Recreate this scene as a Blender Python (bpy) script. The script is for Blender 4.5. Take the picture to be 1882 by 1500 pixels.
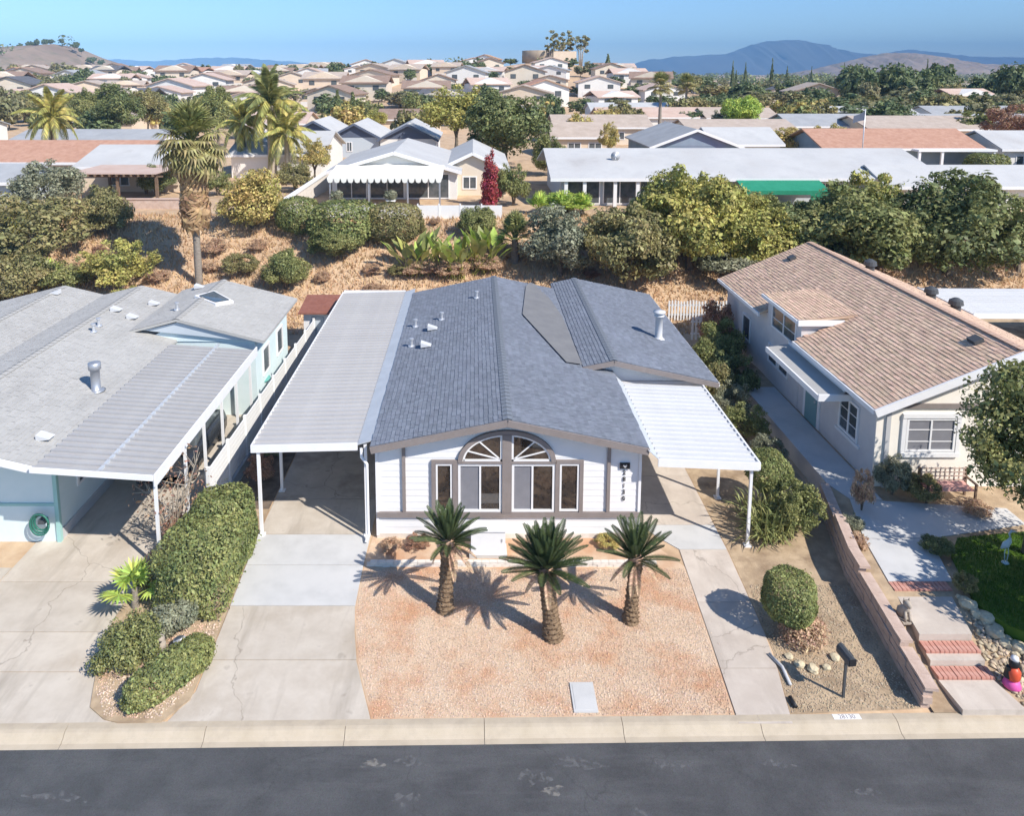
import bpy, math, random
import numpy as np
from mathutils import Vector, Matrix
R = math.radians
for o in list(bpy.data.objects): bpy.data.objects.remove(o)
S = bpy.context.scene
COL = S.collection
# ---------------------------------------------------------------- camera
cam = bpy.data.cameras.new('camera'); camo = bpy.data.objects.new('camera', cam); COL.objects.link(camo)
camo.location = (0, 0, 14.0); camo.rotation_euler = (R(90 - 8.16), 0, 0)
cam.sensor_width = 36; cam.lens = 36 * 1350 / 1882
cam.shift_x = 69 / 1882; cam.shift_y = -421.4 / 1882
cam.clip_start = .5; cam.clip_end = 40000
S.camera = camo
# ---------------------------------------------------------------- sky and sun
SUN_TO = Vector((.80, -.68, 1.0)).normalized()
el = math.asin(SUN_TO.z); rot = math.atan2(SUN_TO.x, SUN_TO.y)
W = bpy.data.worlds.new('World'); S.world = W; W.use_nodes = True
nt = W.node_tree; bg = nt.nodes['Background']
sky = nt.nodes.new('ShaderNodeTexSky'); sky.sky_type = 'NISHITA'; sky.sun_disc = False
sky.sun_elevation = el; sky.sun_rotation = rot; sky.altitude = 400; sky.air_density = 1.0; sky.dust_density = .0; sky.ozone_density = 8.0
nt.links.new(sky.outputs[0], bg.inputs[0]); bg.inputs[1].default_value = .105
sl = bpy.data.lights.new('sun', 'SUN'); sl.energy = 3.7; sl.angle = R(.53); sl.color = (1, .94, .86)
so = bpy.data.objects.new('sun', sl); COL.objects.link(so); so.rotation_euler = (-SUN_TO).to_track_quat('-Z', 'Y').to_euler(); so.location = (60, -50, 80)
S.view_settings.view_transform = 'Standard'; S.view_settings.look = 'None'; S.view_settings.gamma = 1
S.view_settings.exposure = .86
# ---------------------------------------------------------------- materials
MATS = {}
def M(name, c1, c2=None, scale=4., rough=.8, bump=0., bscale=60., island=0., metal=0., c3=None, s3=.6, spec=.3, trans=0., detail=5., fac=(.35, .65), stretch=None, streak=None, orand=0., c3r=(.5, .72)):
    m = bpy.data.materials.new(name); m.use_nodes = True; n = m.node_tree.nodes; L = m.node_tree.links
    b = n['Principled BSDF']; b.inputs['Roughness'].default_value = rough; b.inputs['Metallic'].default_value = metal
    b.inputs['Specular IOR Level'].default_value = spec
    tc = n.new('ShaderNodeTexCoord'); co = tc.outputs['Object']
    if stretch:
        mp = n.new('ShaderNodeMapping'); mp.inputs['Scale'].default_value = stretch; L.new(co, mp.inputs[0]); co = mp.outputs[0]
    def mix(a, bcol, f):
        x = n.new('ShaderNodeMix'); x.data_type = 'RGBA'
        for s, val in ((6, a), (7, bcol)):
            if isinstance(val, tuple): x.inputs[s].default_value = (*val, 1)
            else: L.new(val, x.inputs[s])
        if isinstance(f, float): x.inputs[0].default_value = f
        else: L.new(f, x.inputs[0])
        return x.outputs[2]
    def noise(sc, lo, hi, det=detail):
        t = n.new('ShaderNodeTexNoise'); t.inputs['Scale'].default_value = sc; t.inputs['Detail'].default_value = det; t.inputs['Roughness'].default_value = .65
        L.new(co, t.inputs[0]); r = n.new('ShaderNodeMapRange'); r.inputs[1].default_value = lo; r.inputs[2].default_value = hi
        L.new(t.outputs[0], r.inputs[0]); return r.outputs[0]
    col = c1
    if c2: col = mix(c1, c2, noise(scale, *fac))
    if streak:
        sm = n.new('ShaderNodeMapping'); sm.inputs['Scale'].default_value = streak[1]; L.new(tc.outputs['Object'], sm.inputs[0]); keep_co = co; co = sm.outputs[0]
        col = mix(col, streak[0], noise(1., streak[2], streak[3], 4.)); co = keep_co
    if c3: col = mix(col, c3, noise(s3, *c3r))
    if island:
        g = n.new('ShaderNodeNewGeometry'); hs = n.new('ShaderNodeHueSaturation')
        mr = n.new('ShaderNodeMapRange'); mr.inputs[3].default_value = 1 - island; mr.inputs[4].default_value = 1 + island
        L.new(g.outputs['Random Per Island'], mr.inputs[0]); L.new(mr.outputs[0], hs.inputs['Value'])
        mh = n.new('ShaderNodeMapRange'); mh.inputs[3].default_value = .5 - island * .06; mh.inputs[4].default_value = .5 + island * .05
        mm = n.new('ShaderNodeMath'); mm.operation = 'FRACT'; m2 = n.new('ShaderNodeMath'); m2.operation = 'MULTIPLY'; m2.inputs[1].default_value = 7.31
        L.new(g.outputs['Random Per Island'], m2.inputs[0]); L.new(m2.outputs[0], mm.inputs[0]); L.new(mm.outputs[0], mh.inputs[0]); L.new(mh.outputs[0], hs.inputs['Hue'])
        if isinstance(col, tuple): hs.inputs['Color'].default_value = (*col, 1)
        else: L.new(col, hs.inputs['Color'])
        col = hs.outputs[0]
    if orand:
        oi = n.new('ShaderNodeObjectInfo'); hv = n.new('ShaderNodeHueSaturation'); ov = n.new('ShaderNodeMapRange'); ov.inputs[3].default_value = 1 - orand; ov.inputs[4].default_value = 1 + orand
        L.new(oi.outputs['Random'], ov.inputs[0]); L.new(ov.outputs[0], hv.inputs['Value'])
        if isinstance(col, tuple): hv.inputs['Color'].default_value = (*col, 1)
        else: L.new(col, hv.inputs['Color'])
        col = hv.outputs[0]
    if isinstance(col, tuple): b.inputs['Base Color'].default_value = (*col, 1)
    else: L.new(col, b.inputs['Base Color'])
    if bump:
        t = n.new('ShaderNodeTexNoise'); t.inputs['Scale'].default_value = bscale; t.inputs['Detail'].default_value = 4; L.new(co, t.inputs[0])
        bp = n.new('ShaderNodeBump'); bp.inputs['Strength'].default_value = bump; bp.inputs['Distance'].default_value = .02
        L.new(t.outputs[0], bp.inputs['Height']); L.new(bp.outputs[0], b.inputs['Normal'])
    if trans:
        tr = n.new('ShaderNodeBsdfTranslucent'); mx = n.new('ShaderNodeMixShader'); mx.inputs[0].default_value = trans
        if isinstance(col, tuple): tr.inputs[0].default_value = (*col, 1)
        else: L.new(col, tr.inputs[0])
        L.new(b.outputs[0], mx.inputs[1]); L.new(tr.outputs[0], mx.inputs[2]); L.new(mx.outputs[0], n['Material Output'].inputs[0])
    MATS[name] = m
    return m
def leafmat(name, c1, c2, sc=.9, isl=.45):
    k = 1.0 if name in ('lf_dry', 'lf_skirt', 'lf_lawn', 'lf_red', 'lf_cycad') else 2.45
    def ds(c):
        c = [v * k for v in c]; a = sum(c) / 3; w = .0 if name in ('lf_red', 'lf_lawn', 'lf_dry', 'lf_skirt') else .16
        return tuple(min(.6, v * (1 - w) + a * w) * t for v, t in zip(c, (1.06, 1.0, 1.0)))
    c1 = ds(c1); c2 = ds(c2)
    return M(name, c1, c2, scale=sc, rough=.55, island=isl, spec=.35, trans=.25, detail=2.)
# foliage
leafmat('lf_dark', (.050, .070, .022), (.095, .112, .034)); leafmat('lf_mid', (.072, .090, .024), (.128, .138, .038))
leafmat('lf_yel', (.13, .145, .028), (.20, .19, .035)); leafmat('lf_olive', (.088, .092, .030), (.145, .132, .044))
leafmat('lf_grey', (.085, .10, .06), (.14, .15, .09)); leafmat('lf_bright', (.12, .19, .02), (.20, .26, .03))
leafmat('lf_red', (.32, .05, .055), (.42, .08, .075)); leafmat('lf_brown', (.20, .13, .075), (.27, .19, .11)); leafmat('lf_rust', (.12, .07, .04), (.19, .11, .06))
leafmat('lf_cycad', (.045, .085, .03), (.09, .135, .04), 2., .3); leafmat('lf_hedge', (.07, .092, .024), (.122, .138, .036), 1.4, .5)
leafmat('lf_gold', (.17, .165, .035), (.24, .19, .05)); leafmat('lf_far', (.05, .075, .028), (.085, .105, .035), .12, .4); leafmat('lf_faro', (.085, .095, .04), (.13, .12, .05), .12, .4)
leafmat('lf_lawn', (.055, .14, .012), (.10, .20, .02), 1.2, .3); leafmat('lf_dry', (.52, .37, .20), (.62, .46, .27), .8, .3)
leafmat('lf_skirt', (.36, .24, .13), (.46, .32, .17), 2, .3)
M('bark', (.13, .10, .075), (.24, .20, .15), 9, .95, .6, 30); M('bark_palm', (.20, .17, .14), (.33, .29, .24), 6, .95, .6, 25, stretch=(1, 1, 4)); M('bark_cycad', (.13, .085, .05), (.26, .18, .11), 14, .95, .8, 40)
M('bark_pale', (.36, .30, .23), (.46, .40, .32), 5, .9, .4, 30)
# ground
M('dirt', (.47, .32, .20), (.58, .43, .28), 1.3, .95, .5, 25, c3=(.36, .25, .16), s3=.35)
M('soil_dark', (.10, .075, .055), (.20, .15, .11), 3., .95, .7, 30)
M('bed_gravel', (.58, .41, .28), (.66, .50, .35), 2.2, .95, .8, 60, c3=(.54, .31, .18), s3=.7, c3r=(.46, .66))
M('bed_sand', (.42, .31, .20), (.54, .41, .27), 2.6, .95, .8, 60, c3=(.27, .19, .12), s3=.9, c3r=(.46, .66))
M('stone', (.58, .445, .335), (.67, .545, .43), .9, .9, island=.32, c3=(.58, .35, .215), s3=.7, c3r=(.46, .66))
M('rock_tan', (.40, .32, .22), (.52, .43, .31), 3, .9, .5, 20, island=.3)
M('concrete', (.48, .42, .345), (.57, .51, .43), 1.3, .85, .25, 90, c3=(.42, .355, .28), s3=.5, streak=((.37, .32, .26), (1.5, .22, 1), .52, .74), orand=.05, detail=9.)
M('concrete_new', (.49, .485, .47), (.58, .575, .56), 1.2, .85, .2, 90, c3=(.55, .54, .52), s3=.6, detail=9.)
M('concrete_pink', (.49, .42, .355), (.59, .52, .445), 1.5, .85, .25, 90, streak=((.43, .37, .31), (2, .4, 1), .52, .74), orand=.05, c3=(.50, .43, .36), s3=.5, detail=9.)
M('kerb_mat', (.43, .36, .265), (.50, .425, .325), 1.5, .9, .3, 60, c3=(.38, .32, .245), s3=1.3, detail=9.)
M('concrete_stain_shade', (.40, .35, .29), (.50, .44, .37), 1.1, .85, .25, 90, c3=(.26, .22, .18), s3=.7, detail=9.)  # carport floor: stains, plus the carport's shade put into a darker base colour
M('joint', (.20, .17, .14), None, 3, .95)
M('asphalt', (.055, .057, .065), (.078, .080, .088), 1.1, .85, .6, 160, c3=(.095, .096, .104), s3=.7, detail=12., streak=((.11, .11, .116), (.25, 1.6, 1), .52, .8))
M('stain_pale', (.16, .16, .165), (.22, .22, .22), 8, .9); M('stain_white', (.45, .42, .37), (.30, .28, .25), 9, .9); M('stain_oil', (.078, .077, .078), (.095, .094, .095), 5, .7)
for nm, th in (('stain_pale', .44), ('stain_white', .42), ('stain_oil', .5)):
    m_ = MATS[nm]; n_ = m_.node_tree.nodes; l_ = m_.node_tree.links; t_ = n_.new('ShaderNodeTexNoise'); t_.inputs['Scale'].default_value = 9; t_.inputs['Detail'].default_value = 8; r_ = n_.new('ShaderNodeMapRange'); r_.inputs[1].default_value = th; r_.inputs[2].default_value = th + .16; r_.inputs[4].default_value = .5
    c_ = n_.new('ShaderNodeTexCoord'); l_.new(c_.outputs['Object'], t_.inputs[0]); l_.new(t_.outputs[0], r_.inputs[0]); l_.new(r_.outputs[0], n_['Principled BSDF'].inputs['Alpha'])
m_ = MATS['asphalt']; n_ = m_.node_tree.nodes; l_ = m_.node_tree.links; b_ = n_['Principled BSDF']; src = b_.inputs['Base Color'].links[0].from_socket
tc_ = n_.new('ShaderNodeTexCoord'); dn = n_.new('ShaderNodeTexNoise'); dn.inputs['Scale'].default_value = 1.2; dn.inputs['Detail'].default_value = 6; l_.new(tc_.outputs['Object'], dn.inputs[0])
va = n_.new('ShaderNodeMixRGB'); va.blend_type = 'ADD'; va.inputs[0].default_value = .9; l_.new(tc_.outputs['Object'], va.inputs[1]); l_.new(dn.outputs['Color'], va.inputs[2])
vo = n_.new('ShaderNodeTexVoronoi'); vo.feature = 'DISTANCE_TO_EDGE'; vo.inputs['Scale'].default_value = .33; l_.new(va.outputs[0], vo.inputs['Vector'])
cr_ = n_.new('ShaderNodeMapRange'); cr_.inputs[1].default_value = .0; cr_.inputs[2].default_value = .006; cr_.inputs[3].default_value = .5; cr_.inputs[4].default_value = 0; l_.new(vo.outputs['Distance'], cr_.inputs[0])
mx_ = n_.new('ShaderNodeMixRGB'); l_.new(cr_.outputs[0], mx_.inputs[0]); l_.new(src, mx_.inputs[1]); mx_.inputs[2].default_value = (.05, .05, .052, 1)
ag = n_.new('ShaderNodeTexVoronoi'); ag.inputs['Scale'].default_value = 55; l_.new(tc_.outputs['Object'], ag.inputs['Vector']); am = n_.new('ShaderNodeMixRGB'); am.blend_type = 'OVERLAY'; am.inputs[0].default_value = .22; l_.new(mx_.outputs[0], am.inputs[1]); l_.new(ag.outputs['Color'], am.inputs[2]); hs_ = n_.new('ShaderNodeHueSaturation'); hs_.inputs['Saturation'].default_value = .35; l_.new(am.outputs[0], hs_.inputs['Color']); l_.new(hs_.outputs[0], b_.inputs['Base Color'])
def crack(nm, sc, wd, dark):
    m_ = MATS[nm]; n_ = m_.node_tree.nodes; l_ = m_.node_tree.links; b_ = n_['Principled BSDF']; src = b_.inputs['Base Color'].links[0].from_socket
    tc_ = n_.new('ShaderNodeTexCoord'); dn = n_.new('ShaderNodeTexNoise'); dn.inputs['Scale'].default_value = 1.5; dn.inputs['Detail'].default_value = 7; l_.new(tc_.outputs['Object'], dn.inputs[0])
    va = n_.new('ShaderNodeMixRGB'); va.blend_type = 'ADD'; va.inputs[0].default_value = .8; l_.new(tc_.outputs['Object'], va.inputs[1]); l_.new(dn.outputs['Color'], va.inputs[2])
    vo = n_.new('ShaderNodeTexVoronoi'); vo.feature = 'DISTANCE_TO_EDGE'; vo.inputs['Scale'].default_value = sc; l_.new(va.outputs[0], vo.inputs['Vector'])
    cr_ = n_.new('ShaderNodeMapRange'); cr_.inputs[1].default_value = .0; cr_.inputs[2].default_value = wd; cr_.inputs[3].default_value = .6; cr_.inputs[4].default_value = 0; l_.new(vo.outputs['Distance'], cr_.inputs[0])
    sp = n_.new('ShaderNodeTexNoise'); sp.inputs['Scale'].default_value = 2.6; sp.inputs['Detail'].default_value = 3; l_.new(tc_.outputs['Object'], sp.inputs[0]); sr = n_.new('ShaderNodeMapRange'); sr.inputs[1].default_value = .66; sr.inputs[2].default_value = .74; sr.inputs[4].default_value = .35; l_.new(sp.outputs[0], sr.inputs[0])
    mxx = n_.new('ShaderNodeMath'); mxx.operation = 'MAXIMUM'; l_.new(cr_.outputs[0], mxx.inputs[0]); l_.new(sr.outputs[0], mxx.inputs[1])
    mx_ = n_.new('ShaderNodeMixRGB'); l_.new(mxx.outputs[0], mx_.inputs[0]); l_.new(src, mx_.inputs[1]); mx_.inputs[2].default_value = (*dark, 1); l_.new(mx_.outputs[0], b_.inputs['Base Color'])
crack('concrete', .13, .0022, (.22, .18, .14)); crack('concrete_pink', .16, .003, (.24, .2, .16)); crack('concrete_stain_shade', .3, .005, (.14, .12, .1))
# buildings
M('shingle_grey', (.165, .183, .218), (.21, .23, .27), 5., .9, .5, 120, island=.11, streak=((.225, .25, .30), (.6, .25, 1), .5, .75))
M('ridge_grey', (.16, .18, .21), (.20, .22, .255), 6., .9, .5, 120, island=.15)
M('membrane', (.165, .165, .17), (.20, .20, .20), 1.3, .9, .15, 60)
M('shingle_tan', (.58, .395, .275), (.67, .485, .355), 7., .9, .5, 120, island=.17)
M('shingle_pale', (.40, .39, .365), (.445, .435, .41), 1.2, .9, .4, 120, island=.035, streak=((.36, .35, .33), (.7, .22, 1), .5, .75))
M('white_paint', (.80, .79, .78), (.76, .755, .75), 3, .6, spec=.4); M('white_wall', (.80, .79, .78), (.765, .755, .745), 2, .65)
M('taupe', (.23, .195, .18), (.26, .225, .21), 3, .7); M('mint', (.62, .74, .75), (.68, .78, .79), 1.5, .7); M('mint_trim', (.33, .55, .52), None, 1, .6)
M('metal_pan', (.42, .41, .405), (.475, .465, .455), 1.3, .5, spec=.4, orand=.035, streak=((.40, .395, .39), (.35, 3, 1), .5, .72)); M('metal_pan_dull', (.355, .35, .35), (.405, .40, .395), 1.3, .5, spec=.4, orand=.03, streak=((.33, .32, .31), (.35, 3, 1), .5, .72))
M('metal_strip', (.44, .47, .50), (.50, .53, .56), 2, .5, .15, 40)
M('metal_white', (.60, .605, .61), (.55, .555, .56), 2, .5, spec=.4, orand=.03, streak=((.57, .57, .57), (.5, 2, 1), .52, .75)); M('metal_grey', (.40, .42, .45), (.46, .47, .50), 4, .45, metal=.6)
M('galv', (.55, .56, .58), (.62, .63, .65), 4, .4, metal=.5); M('black', (.02, .02, .022), None, 1, .5); M('dark_metal', (.07, .075, .08), None, 1, .5)
M('glass_dark', (.03, .024, .02), (.06, .045, .034), 5, .03, spec=1., fac=(.4, .6)); M('glass_screen', (.20, .20, .22), (.23, .23, .25), 3, .35); M('glass_cool', (.06, .075, .08), (.12, .13, .14), 2, .08, spec=.6)
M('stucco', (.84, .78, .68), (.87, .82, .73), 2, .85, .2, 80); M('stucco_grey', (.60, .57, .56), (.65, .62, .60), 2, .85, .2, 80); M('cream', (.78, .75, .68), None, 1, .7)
M('grey_wall', (.33, .34, .345), (.40, .405, .41), 2, .85, .3, 50)
M('block_pink', (.46, .345, .27), (.58, .455, .37), 3, .9, .5, 40, island=.2); M('brick_red', (.46, .22, .155), (.56, .33, .25), 6, .9, .5, 60, island=.25); M('brick_white', (.66, .60, .52), (.74, .69, .62), 5, .9, .5, 60, island=.12)
M('vinyl', (.82, .82, .80), (.78, .78, .77), 1, .5, spec=.4); M('wood_brown', (.16, .10, .065), (.22, .15, .10), 6, .8); M('rust', (.22, .085, .06), (.28, .12, .085), 4, .8)
M('teal', (.12, .34, .31), (.16, .40, .36), 3, .7); M('hose_green', (.03, .15, .11), None, 1, .4)
M('car_dark', (.025, .027, .032), None, 1, .2, spec=.6); M('tyre', (.025, .025, .025), None, 1, .8); M('rim', (.6, .6, .62), None, 1, .3, metal=.9)
M('fig_red', (.62, .09, .04), None, 1, .4); M('fig_pink', (.68, .11, .36), None, 1, .5); M('fig_white', (.75, .75, .75), None, 1, .5); M('fig_stone', (.34, .29, .24), (.44, .38, .31), 9, .9, .4, 40); M('fig_blue', (.50, .62, .64), None, 1, .5); M('cushion_pink', (.66, .32, .27), (.7, .4, .34), 4, .8)
M('terracotta', (.38, .215, .14), (.47, .29, .20), 2, .9, .4, 20, island=.2); M('roof_tan', (.40, .325, .265), (.48, .40, .335), 1, .9, .4, 20); M('roof_brown', (.25, .17, .13), (.31, .22, .17), 1, .9, .4, 20); M('roof_dark', (.10, .10, .11), (.14, .14, .15), 1, .9, .4, 20); M('roof_white', (.44, .44, .435), (.51, .51, .50), .6, .8, .2, 20, c3=(.40, .39, .38), s3=.3); M('roof_grey', (.31, .32, .33), (.37, .38, .39), .6, .85, .2, 20); M('roof_pink', (.50, .36, .29), (.56, .43, .36), .6, .85)
M('wall_tan', (.68, .55, .41), (.72, .60, .47), .5, .9); M('wall_sand', (.66, .57, .45), (.70, .62, .51), .5, .9); M('wall_white', (.76, .74, .70), (.72, .70, .66), .5, .85); M('wall_blue', (.20, .27, .33), (.25, .32, .38), .5, .8); M('wall_navy', (.10, .12, .17), None, .5, .8); M('wall_greyblue', (.48, .53, .57), None, .5, .8); M('wall_yellow', (.64, .55, .33), None, .5, .9); M('wall_teal', (.20, .33, .34), None, .5, .8); M('awning_green', (.02, .22, .12), (.03, .26, .15), 2, .6); M('canvas', (.78, .78, .72), None, 1, .8); M('red_cloth', (.55, .04, .10), None, 1, .7); M('tank', (.33, .26, .19), (.42, .34, .25), .4, .9)
M('hill_brown', (.22, .16, .12), (.34, .26, .19), .02, .95, 0, c3=(.15, .14, .09), s3=.05); M('mount', (.10, .105, .11), (.14, .14, .14), .0022, .95); M('sill_grey', (.5, .5, .5), None, 1, .7)
# ---------------------------------------------------------------- helpers
def link(name, data, parent=None, loc=(0, 0, 0), rot=(0, 0, 0), sc=None, kind=None):
    o = bpy.data.objects.new(name, data); COL.objects.link(o); o.location = loc; o.rotation_euler = rot
    if sc is not None: o.scale = (sc, sc, sc) if isinstance(sc, (int, float)) else sc
    if parent:
        o.parent = parent
    if kind: o['kind'] = kind
    return o
def thing(name, label, cat, loc=(0, 0, 0), rz=0, group=None, sc=None):
    o = link(name, None, None, loc, (0, 0, rz), sc); o.empty_display_size = .3; return tag(o, label, cat, group)
def tag(o, label, cat, group=None):
    o['label'] = label; o['category'] = cat
    if group: o['group'] = group
    return o
def mesh(name, v, f, mats, mi=None, smooth=False):
    me = bpy.data.meshes.new(name); me.from_pydata([tuple(p) for p in v], [], f); me.validate()
    for m in ([mats] if isinstance(mats, str) else mats): me.materials.append(MATS[m])
    if mi is not None and len(mi) == len(me.polygons): me.polygons.foreach_set('material_index', mi)
    if smooth: me.polygons.foreach_set('use_smooth', [True] * len(me.polygons))
    return me
class MB:
    def __init__(s): s.v = []; s.f = []; s.m = []; s.cur = 0
    def add(s, vs, fs):
        k = len(s.v); s.v += [tuple(p) for p in vs]; s.f += [tuple(i + k for i in f) for f in fs]; s.m += [s.cur] * len(fs); return s
    def box(s, x0, y0, z0, x1, y1, z1):
        return s.add([(x0, y0, z0), (x1, y0, z0), (x1, y1, z0), (x0, y1, z0), (x0, y0, z1), (x1, y0, z1), (x1, y1, z1), (x0, y1, z1)],
                     [(3, 2, 1, 0), (4, 5, 6, 7), (0, 1, 5, 4), (1, 2, 6, 5), (2, 3, 7, 6), (3, 0, 4, 7)])
    def hexa(s, p):  # 4 bottom + 4 top, same winding as box
        return s.add(p, [(3, 2, 1, 0), (4, 5, 6, 7), (0, 1, 5, 4), (1, 2, 6, 5), (2, 3, 7, 6), (3, 0, 4, 7)])
    def bar(s, a, b, w, t, up=(0, 0, 1)):
        a, b = Vector(a), Vector(b); d = (b - a).normalized(); u = Vector(up)
        sd = d.cross(u)
        if sd.length < 1e-4: sd = d.cross(Vector((0, 1, 0)))
        sd.normalize(); n = sd.cross(d); sd *= w / 2; n *= t / 2
        return s.hexa([a - sd - n, a + sd - n, b + sd - n, b - sd - n, a - sd + n, a + sd + n, b + sd + n, b - sd + n])
    def prism(s, poly, z0, z1):
        n = len(poly); vs = [(x, y, z0) for x, y in poly] + [(x, y, z1) for x, y in poly]
        return s.add(vs, [tuple(range(n - 1, -1, -1)), tuple(range(n, 2 * n))] + [(i, (i + 1) % n, n + (i + 1) % n, n + i) for i in range(n)])
    def prismy(s, poly, y0, y1):  # polygon in x,z extruded along y
        n = len(poly); vs = [(x, y0, z) for x, z in poly] + [(x, y1, z) for x, z in poly]
        return s.add(vs, [tuple(range(n)), tuple(range(2 * n - 1, n - 1, -1))] + [(n + i, n + (i + 1) % n, (i + 1) % n, i) for i in range(n)])
    def prismx(s, poly, x0, x1):  # polygon in y,z extruded along x
        n = len(poly); vs = [(x0, y, z) for y, z in poly] + [(x1, y, z) for y, z in poly]
        return s.add(vs, [tuple(range(n - 1, -1, -1)), tuple(range(n, 2 * n))] + [(i, (i + 1) % n, n + (i + 1) % n, n + i) for i in range(n)])
    def tube(s, pts, rad, k=8, cap=True):
        pts = [Vector(p) for p in pts]; n = len(pts); rings = []
        rad = rad if isinstance(rad, (list, tuple)) else [rad] * n
        vs = []; fs = []
        for i, p in enumerate(pts):
            d = (pts[min(i + 1, n - 1)] - pts[max(i - 1, 0)]).normalized()
            a = d.cross(Vector((.31, .95, .05)));
            if a.length < .1: a = d.cross(Vector((1, 0, 0)))
            a.normalize(); b = d.cross(a)
            for j in range(k):
                t = 2 * math.pi * j / k; vs.append(p + (a * math.cos(t) + b * math.sin(t)) * rad[i])
        for i in range(n - 1):
            for j in range(k): fs.append((i * k + j, i * k + (j + 1) % k, (i + 1) * k + (j + 1) % k, (i + 1) * k + j))
        if cap: fs += [tuple(range(k - 1, -1, -1)), tuple(range((n - 1) * k, n * k))]
        return s.add(vs, fs)
    def lathe(s, prof, c=(0, 0, 0), k=14):
        return s.tube([(c[0], c[1], c[2] + z + i * 1e-5) for i, (r, z) in enumerate(prof)], [max(r, .001) for r, z in prof], k)
    def me(s, name, mats, smooth=False): return mesh(name, s.v, s.f, mats, s.m, smooth)
    def build(s, name, mats, parent=None, smooth=False, world=True, kind=None):
        o = link(name, s.me(name, mats, smooth), parent, kind=kind)
        if parent and world:
            p = Vector((0, 0, 0)); q = parent
            while q: p += Vector(q.location); q = q.parent
            o.location = -p
        return o
def struct(name, mb, mats, parent=None):
    o = mb.build(name, mats, parent)
    if not parent: o['kind'] = 'structure'
    return o
def sst(a, b, x):
    t = max(0., min(1., (x - a) / (b - a))); return t * t * (3 - 2 * t)
def gz(x, y):
    z = 4.0 * sst(39.0, 52.5, y)
    z += .25 * math.sin(x * .35 + 1) * math.sin(y * .5) * sst(39, 43, y) * (1 - sst(49, 53, y))
    e = (sst(-420, -150, x) * .55 + .45) * (1 - sst(48, 95, x + (y - 350) * .05))
    z += 11.0 * (.72 + .28 * sst(-110, 0, x)) * e * sst(150, 345, y) * (1 - .75 * sst(400, 700, y))
    z += 4.6 * math.exp(-(((x - 33) / 24) ** 2 + ((y - 352) / 26) ** 2))
    z += 31 * math.exp(-(((x + 460) / 42) ** 2 + ((y - 720) / 130) ** 2)) + 33 * math.exp(-(((x + 386) / 38) ** 2 + ((y - 700) / 120) ** 2)) + 20 * math.exp(-(((x + 560) / 120) ** 2 + ((y - 760) / 150) ** 2))
    if y > 600: z += 3 * math.sin(x * .05) * math.sin(y * .031) * sst(600, 900, y) * .6
    return z
# ================================================================ ground, road, paving
def off(x): return (x + 10) * .0134
def grad(lo, hi, mid, step, g=1.18):
    a = list(np.arange(mid[0], mid[1] + 1e-6, step)); s = step
    while a[-1] < hi: s *= g; a.append(a[-1] + s)
    s = step
    while a[0] > lo: s *= g; a.insert(0, a[0] - s)
    return a
gx = grad(-9000, 9000, (-40, 44), 2.0, 1.13)
gy = [-300, -80, -20, 0, 8, 12, 13.85, 13.95, 20, 30, 36, 38] + list(np.arange(39, 54, .9)) + grad(56, 9500, (56, 60), 3, 1.06)
gv = []; gf = []; gm = []
for y in gy:
    for x in gx:
        yy = y + off(x) * (1 - sst(14, 30, y)) if abs(x) < 60 else y
        gv.append((x, yy, -.34 if y < 13.9 else gz(x, yy)))
nx = len(gx)
for j in range(len(gy) - 1):
    for i in range(nx - 1):
        gf.append((j * nx + i, j * nx + i + 1, (j + 1) * nx + i + 1, (j + 1) * nx + i)); gm.append(1 if (gy[j] > 480 and gx[i] < -200) else 0)
o = link('ground', mesh('ground', gv, gf, ['dirt', 'hill_brown'], gm, True), kind='structure')
road = link('road', mesh('road', [(-90, -40, -.12), (90, -40, -.12), (90, 13.75 + off(90), -.12), (-90, 13.75 + off(-90), -.12)], [(0, 1, 2, 3)], 'asphalt'), kind='structure')
rnd = random.Random(5)
def blob(cx, cy, rx, ry, z, seed, n=22, rough=.35):
    r = random.Random(seed); ph = [r.uniform(0, 6.28) for _ in range(4)]
    pts = []
    for i in range(n):
        t = 2 * math.pi * i / n; k = 1 + rough * (math.sin(2 * t + ph[0]) * .5 + math.sin(3 * t + ph[1]) * .5 + math.sin(5 * t + ph[2]) * .4) + r.uniform(-rough, rough) * .5
        pts.append((cx + rx * k * math.cos(t), cy + ry * k * math.sin(t), z))
    return pts
for i, (x, y, rx, ry, m) in enumerate([(-2.1, 13.3, .18, .10, 'stain_white'), (-1.35, 12.55, .22, .16, 'stain_pale'), (-1.3, 13.35, .35, .12, 'stain_pale'), (1.55, 12.72, .22, .08, 'stain_white'), (1.2, 13.0, .3, .18, 'stain_pale'), (4.1, 13.25, .3, .14, 'stain_pale'), (3.2, 12.3, .22, .12, 'stain_pale'), (2.2, 13.3, .5, .12, 'stain_pale'), (-8.2, 12.6, .5, .12, 'stain_pale'), (6.2, 13.3, .3, .08, 'stain_pale'), (7.8, 12.7, .25, .1, 'stain_pale')]):
    p = blob(x, y, rx, ry, -.1165 + i * 1e-4, i + 3, 26, .5); link('road_stain', mesh('road_stain', p, [tuple(range(len(p)))], m), road)
kb = link('kerb', None, None, (0, 0, 0), (0, 0, math.atan(.0134)), kind='structure'); kb.location = (0, off(0), 0)
prof = [(13.60, -.30), (13.60, -.114), (13.72, -.108), (13.79, -.07), (13.88, .012), (13.95, .03), (14.10, .03), (14.10, -.30)]
seg = MB().prismx(prof, .006, 2.994).me('kerb_segment', 'kerb_mat')
for i in range(-12, 13): link('kerb_segment', seg, kb, (i * 3.0 + .4, 0, 0))
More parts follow.
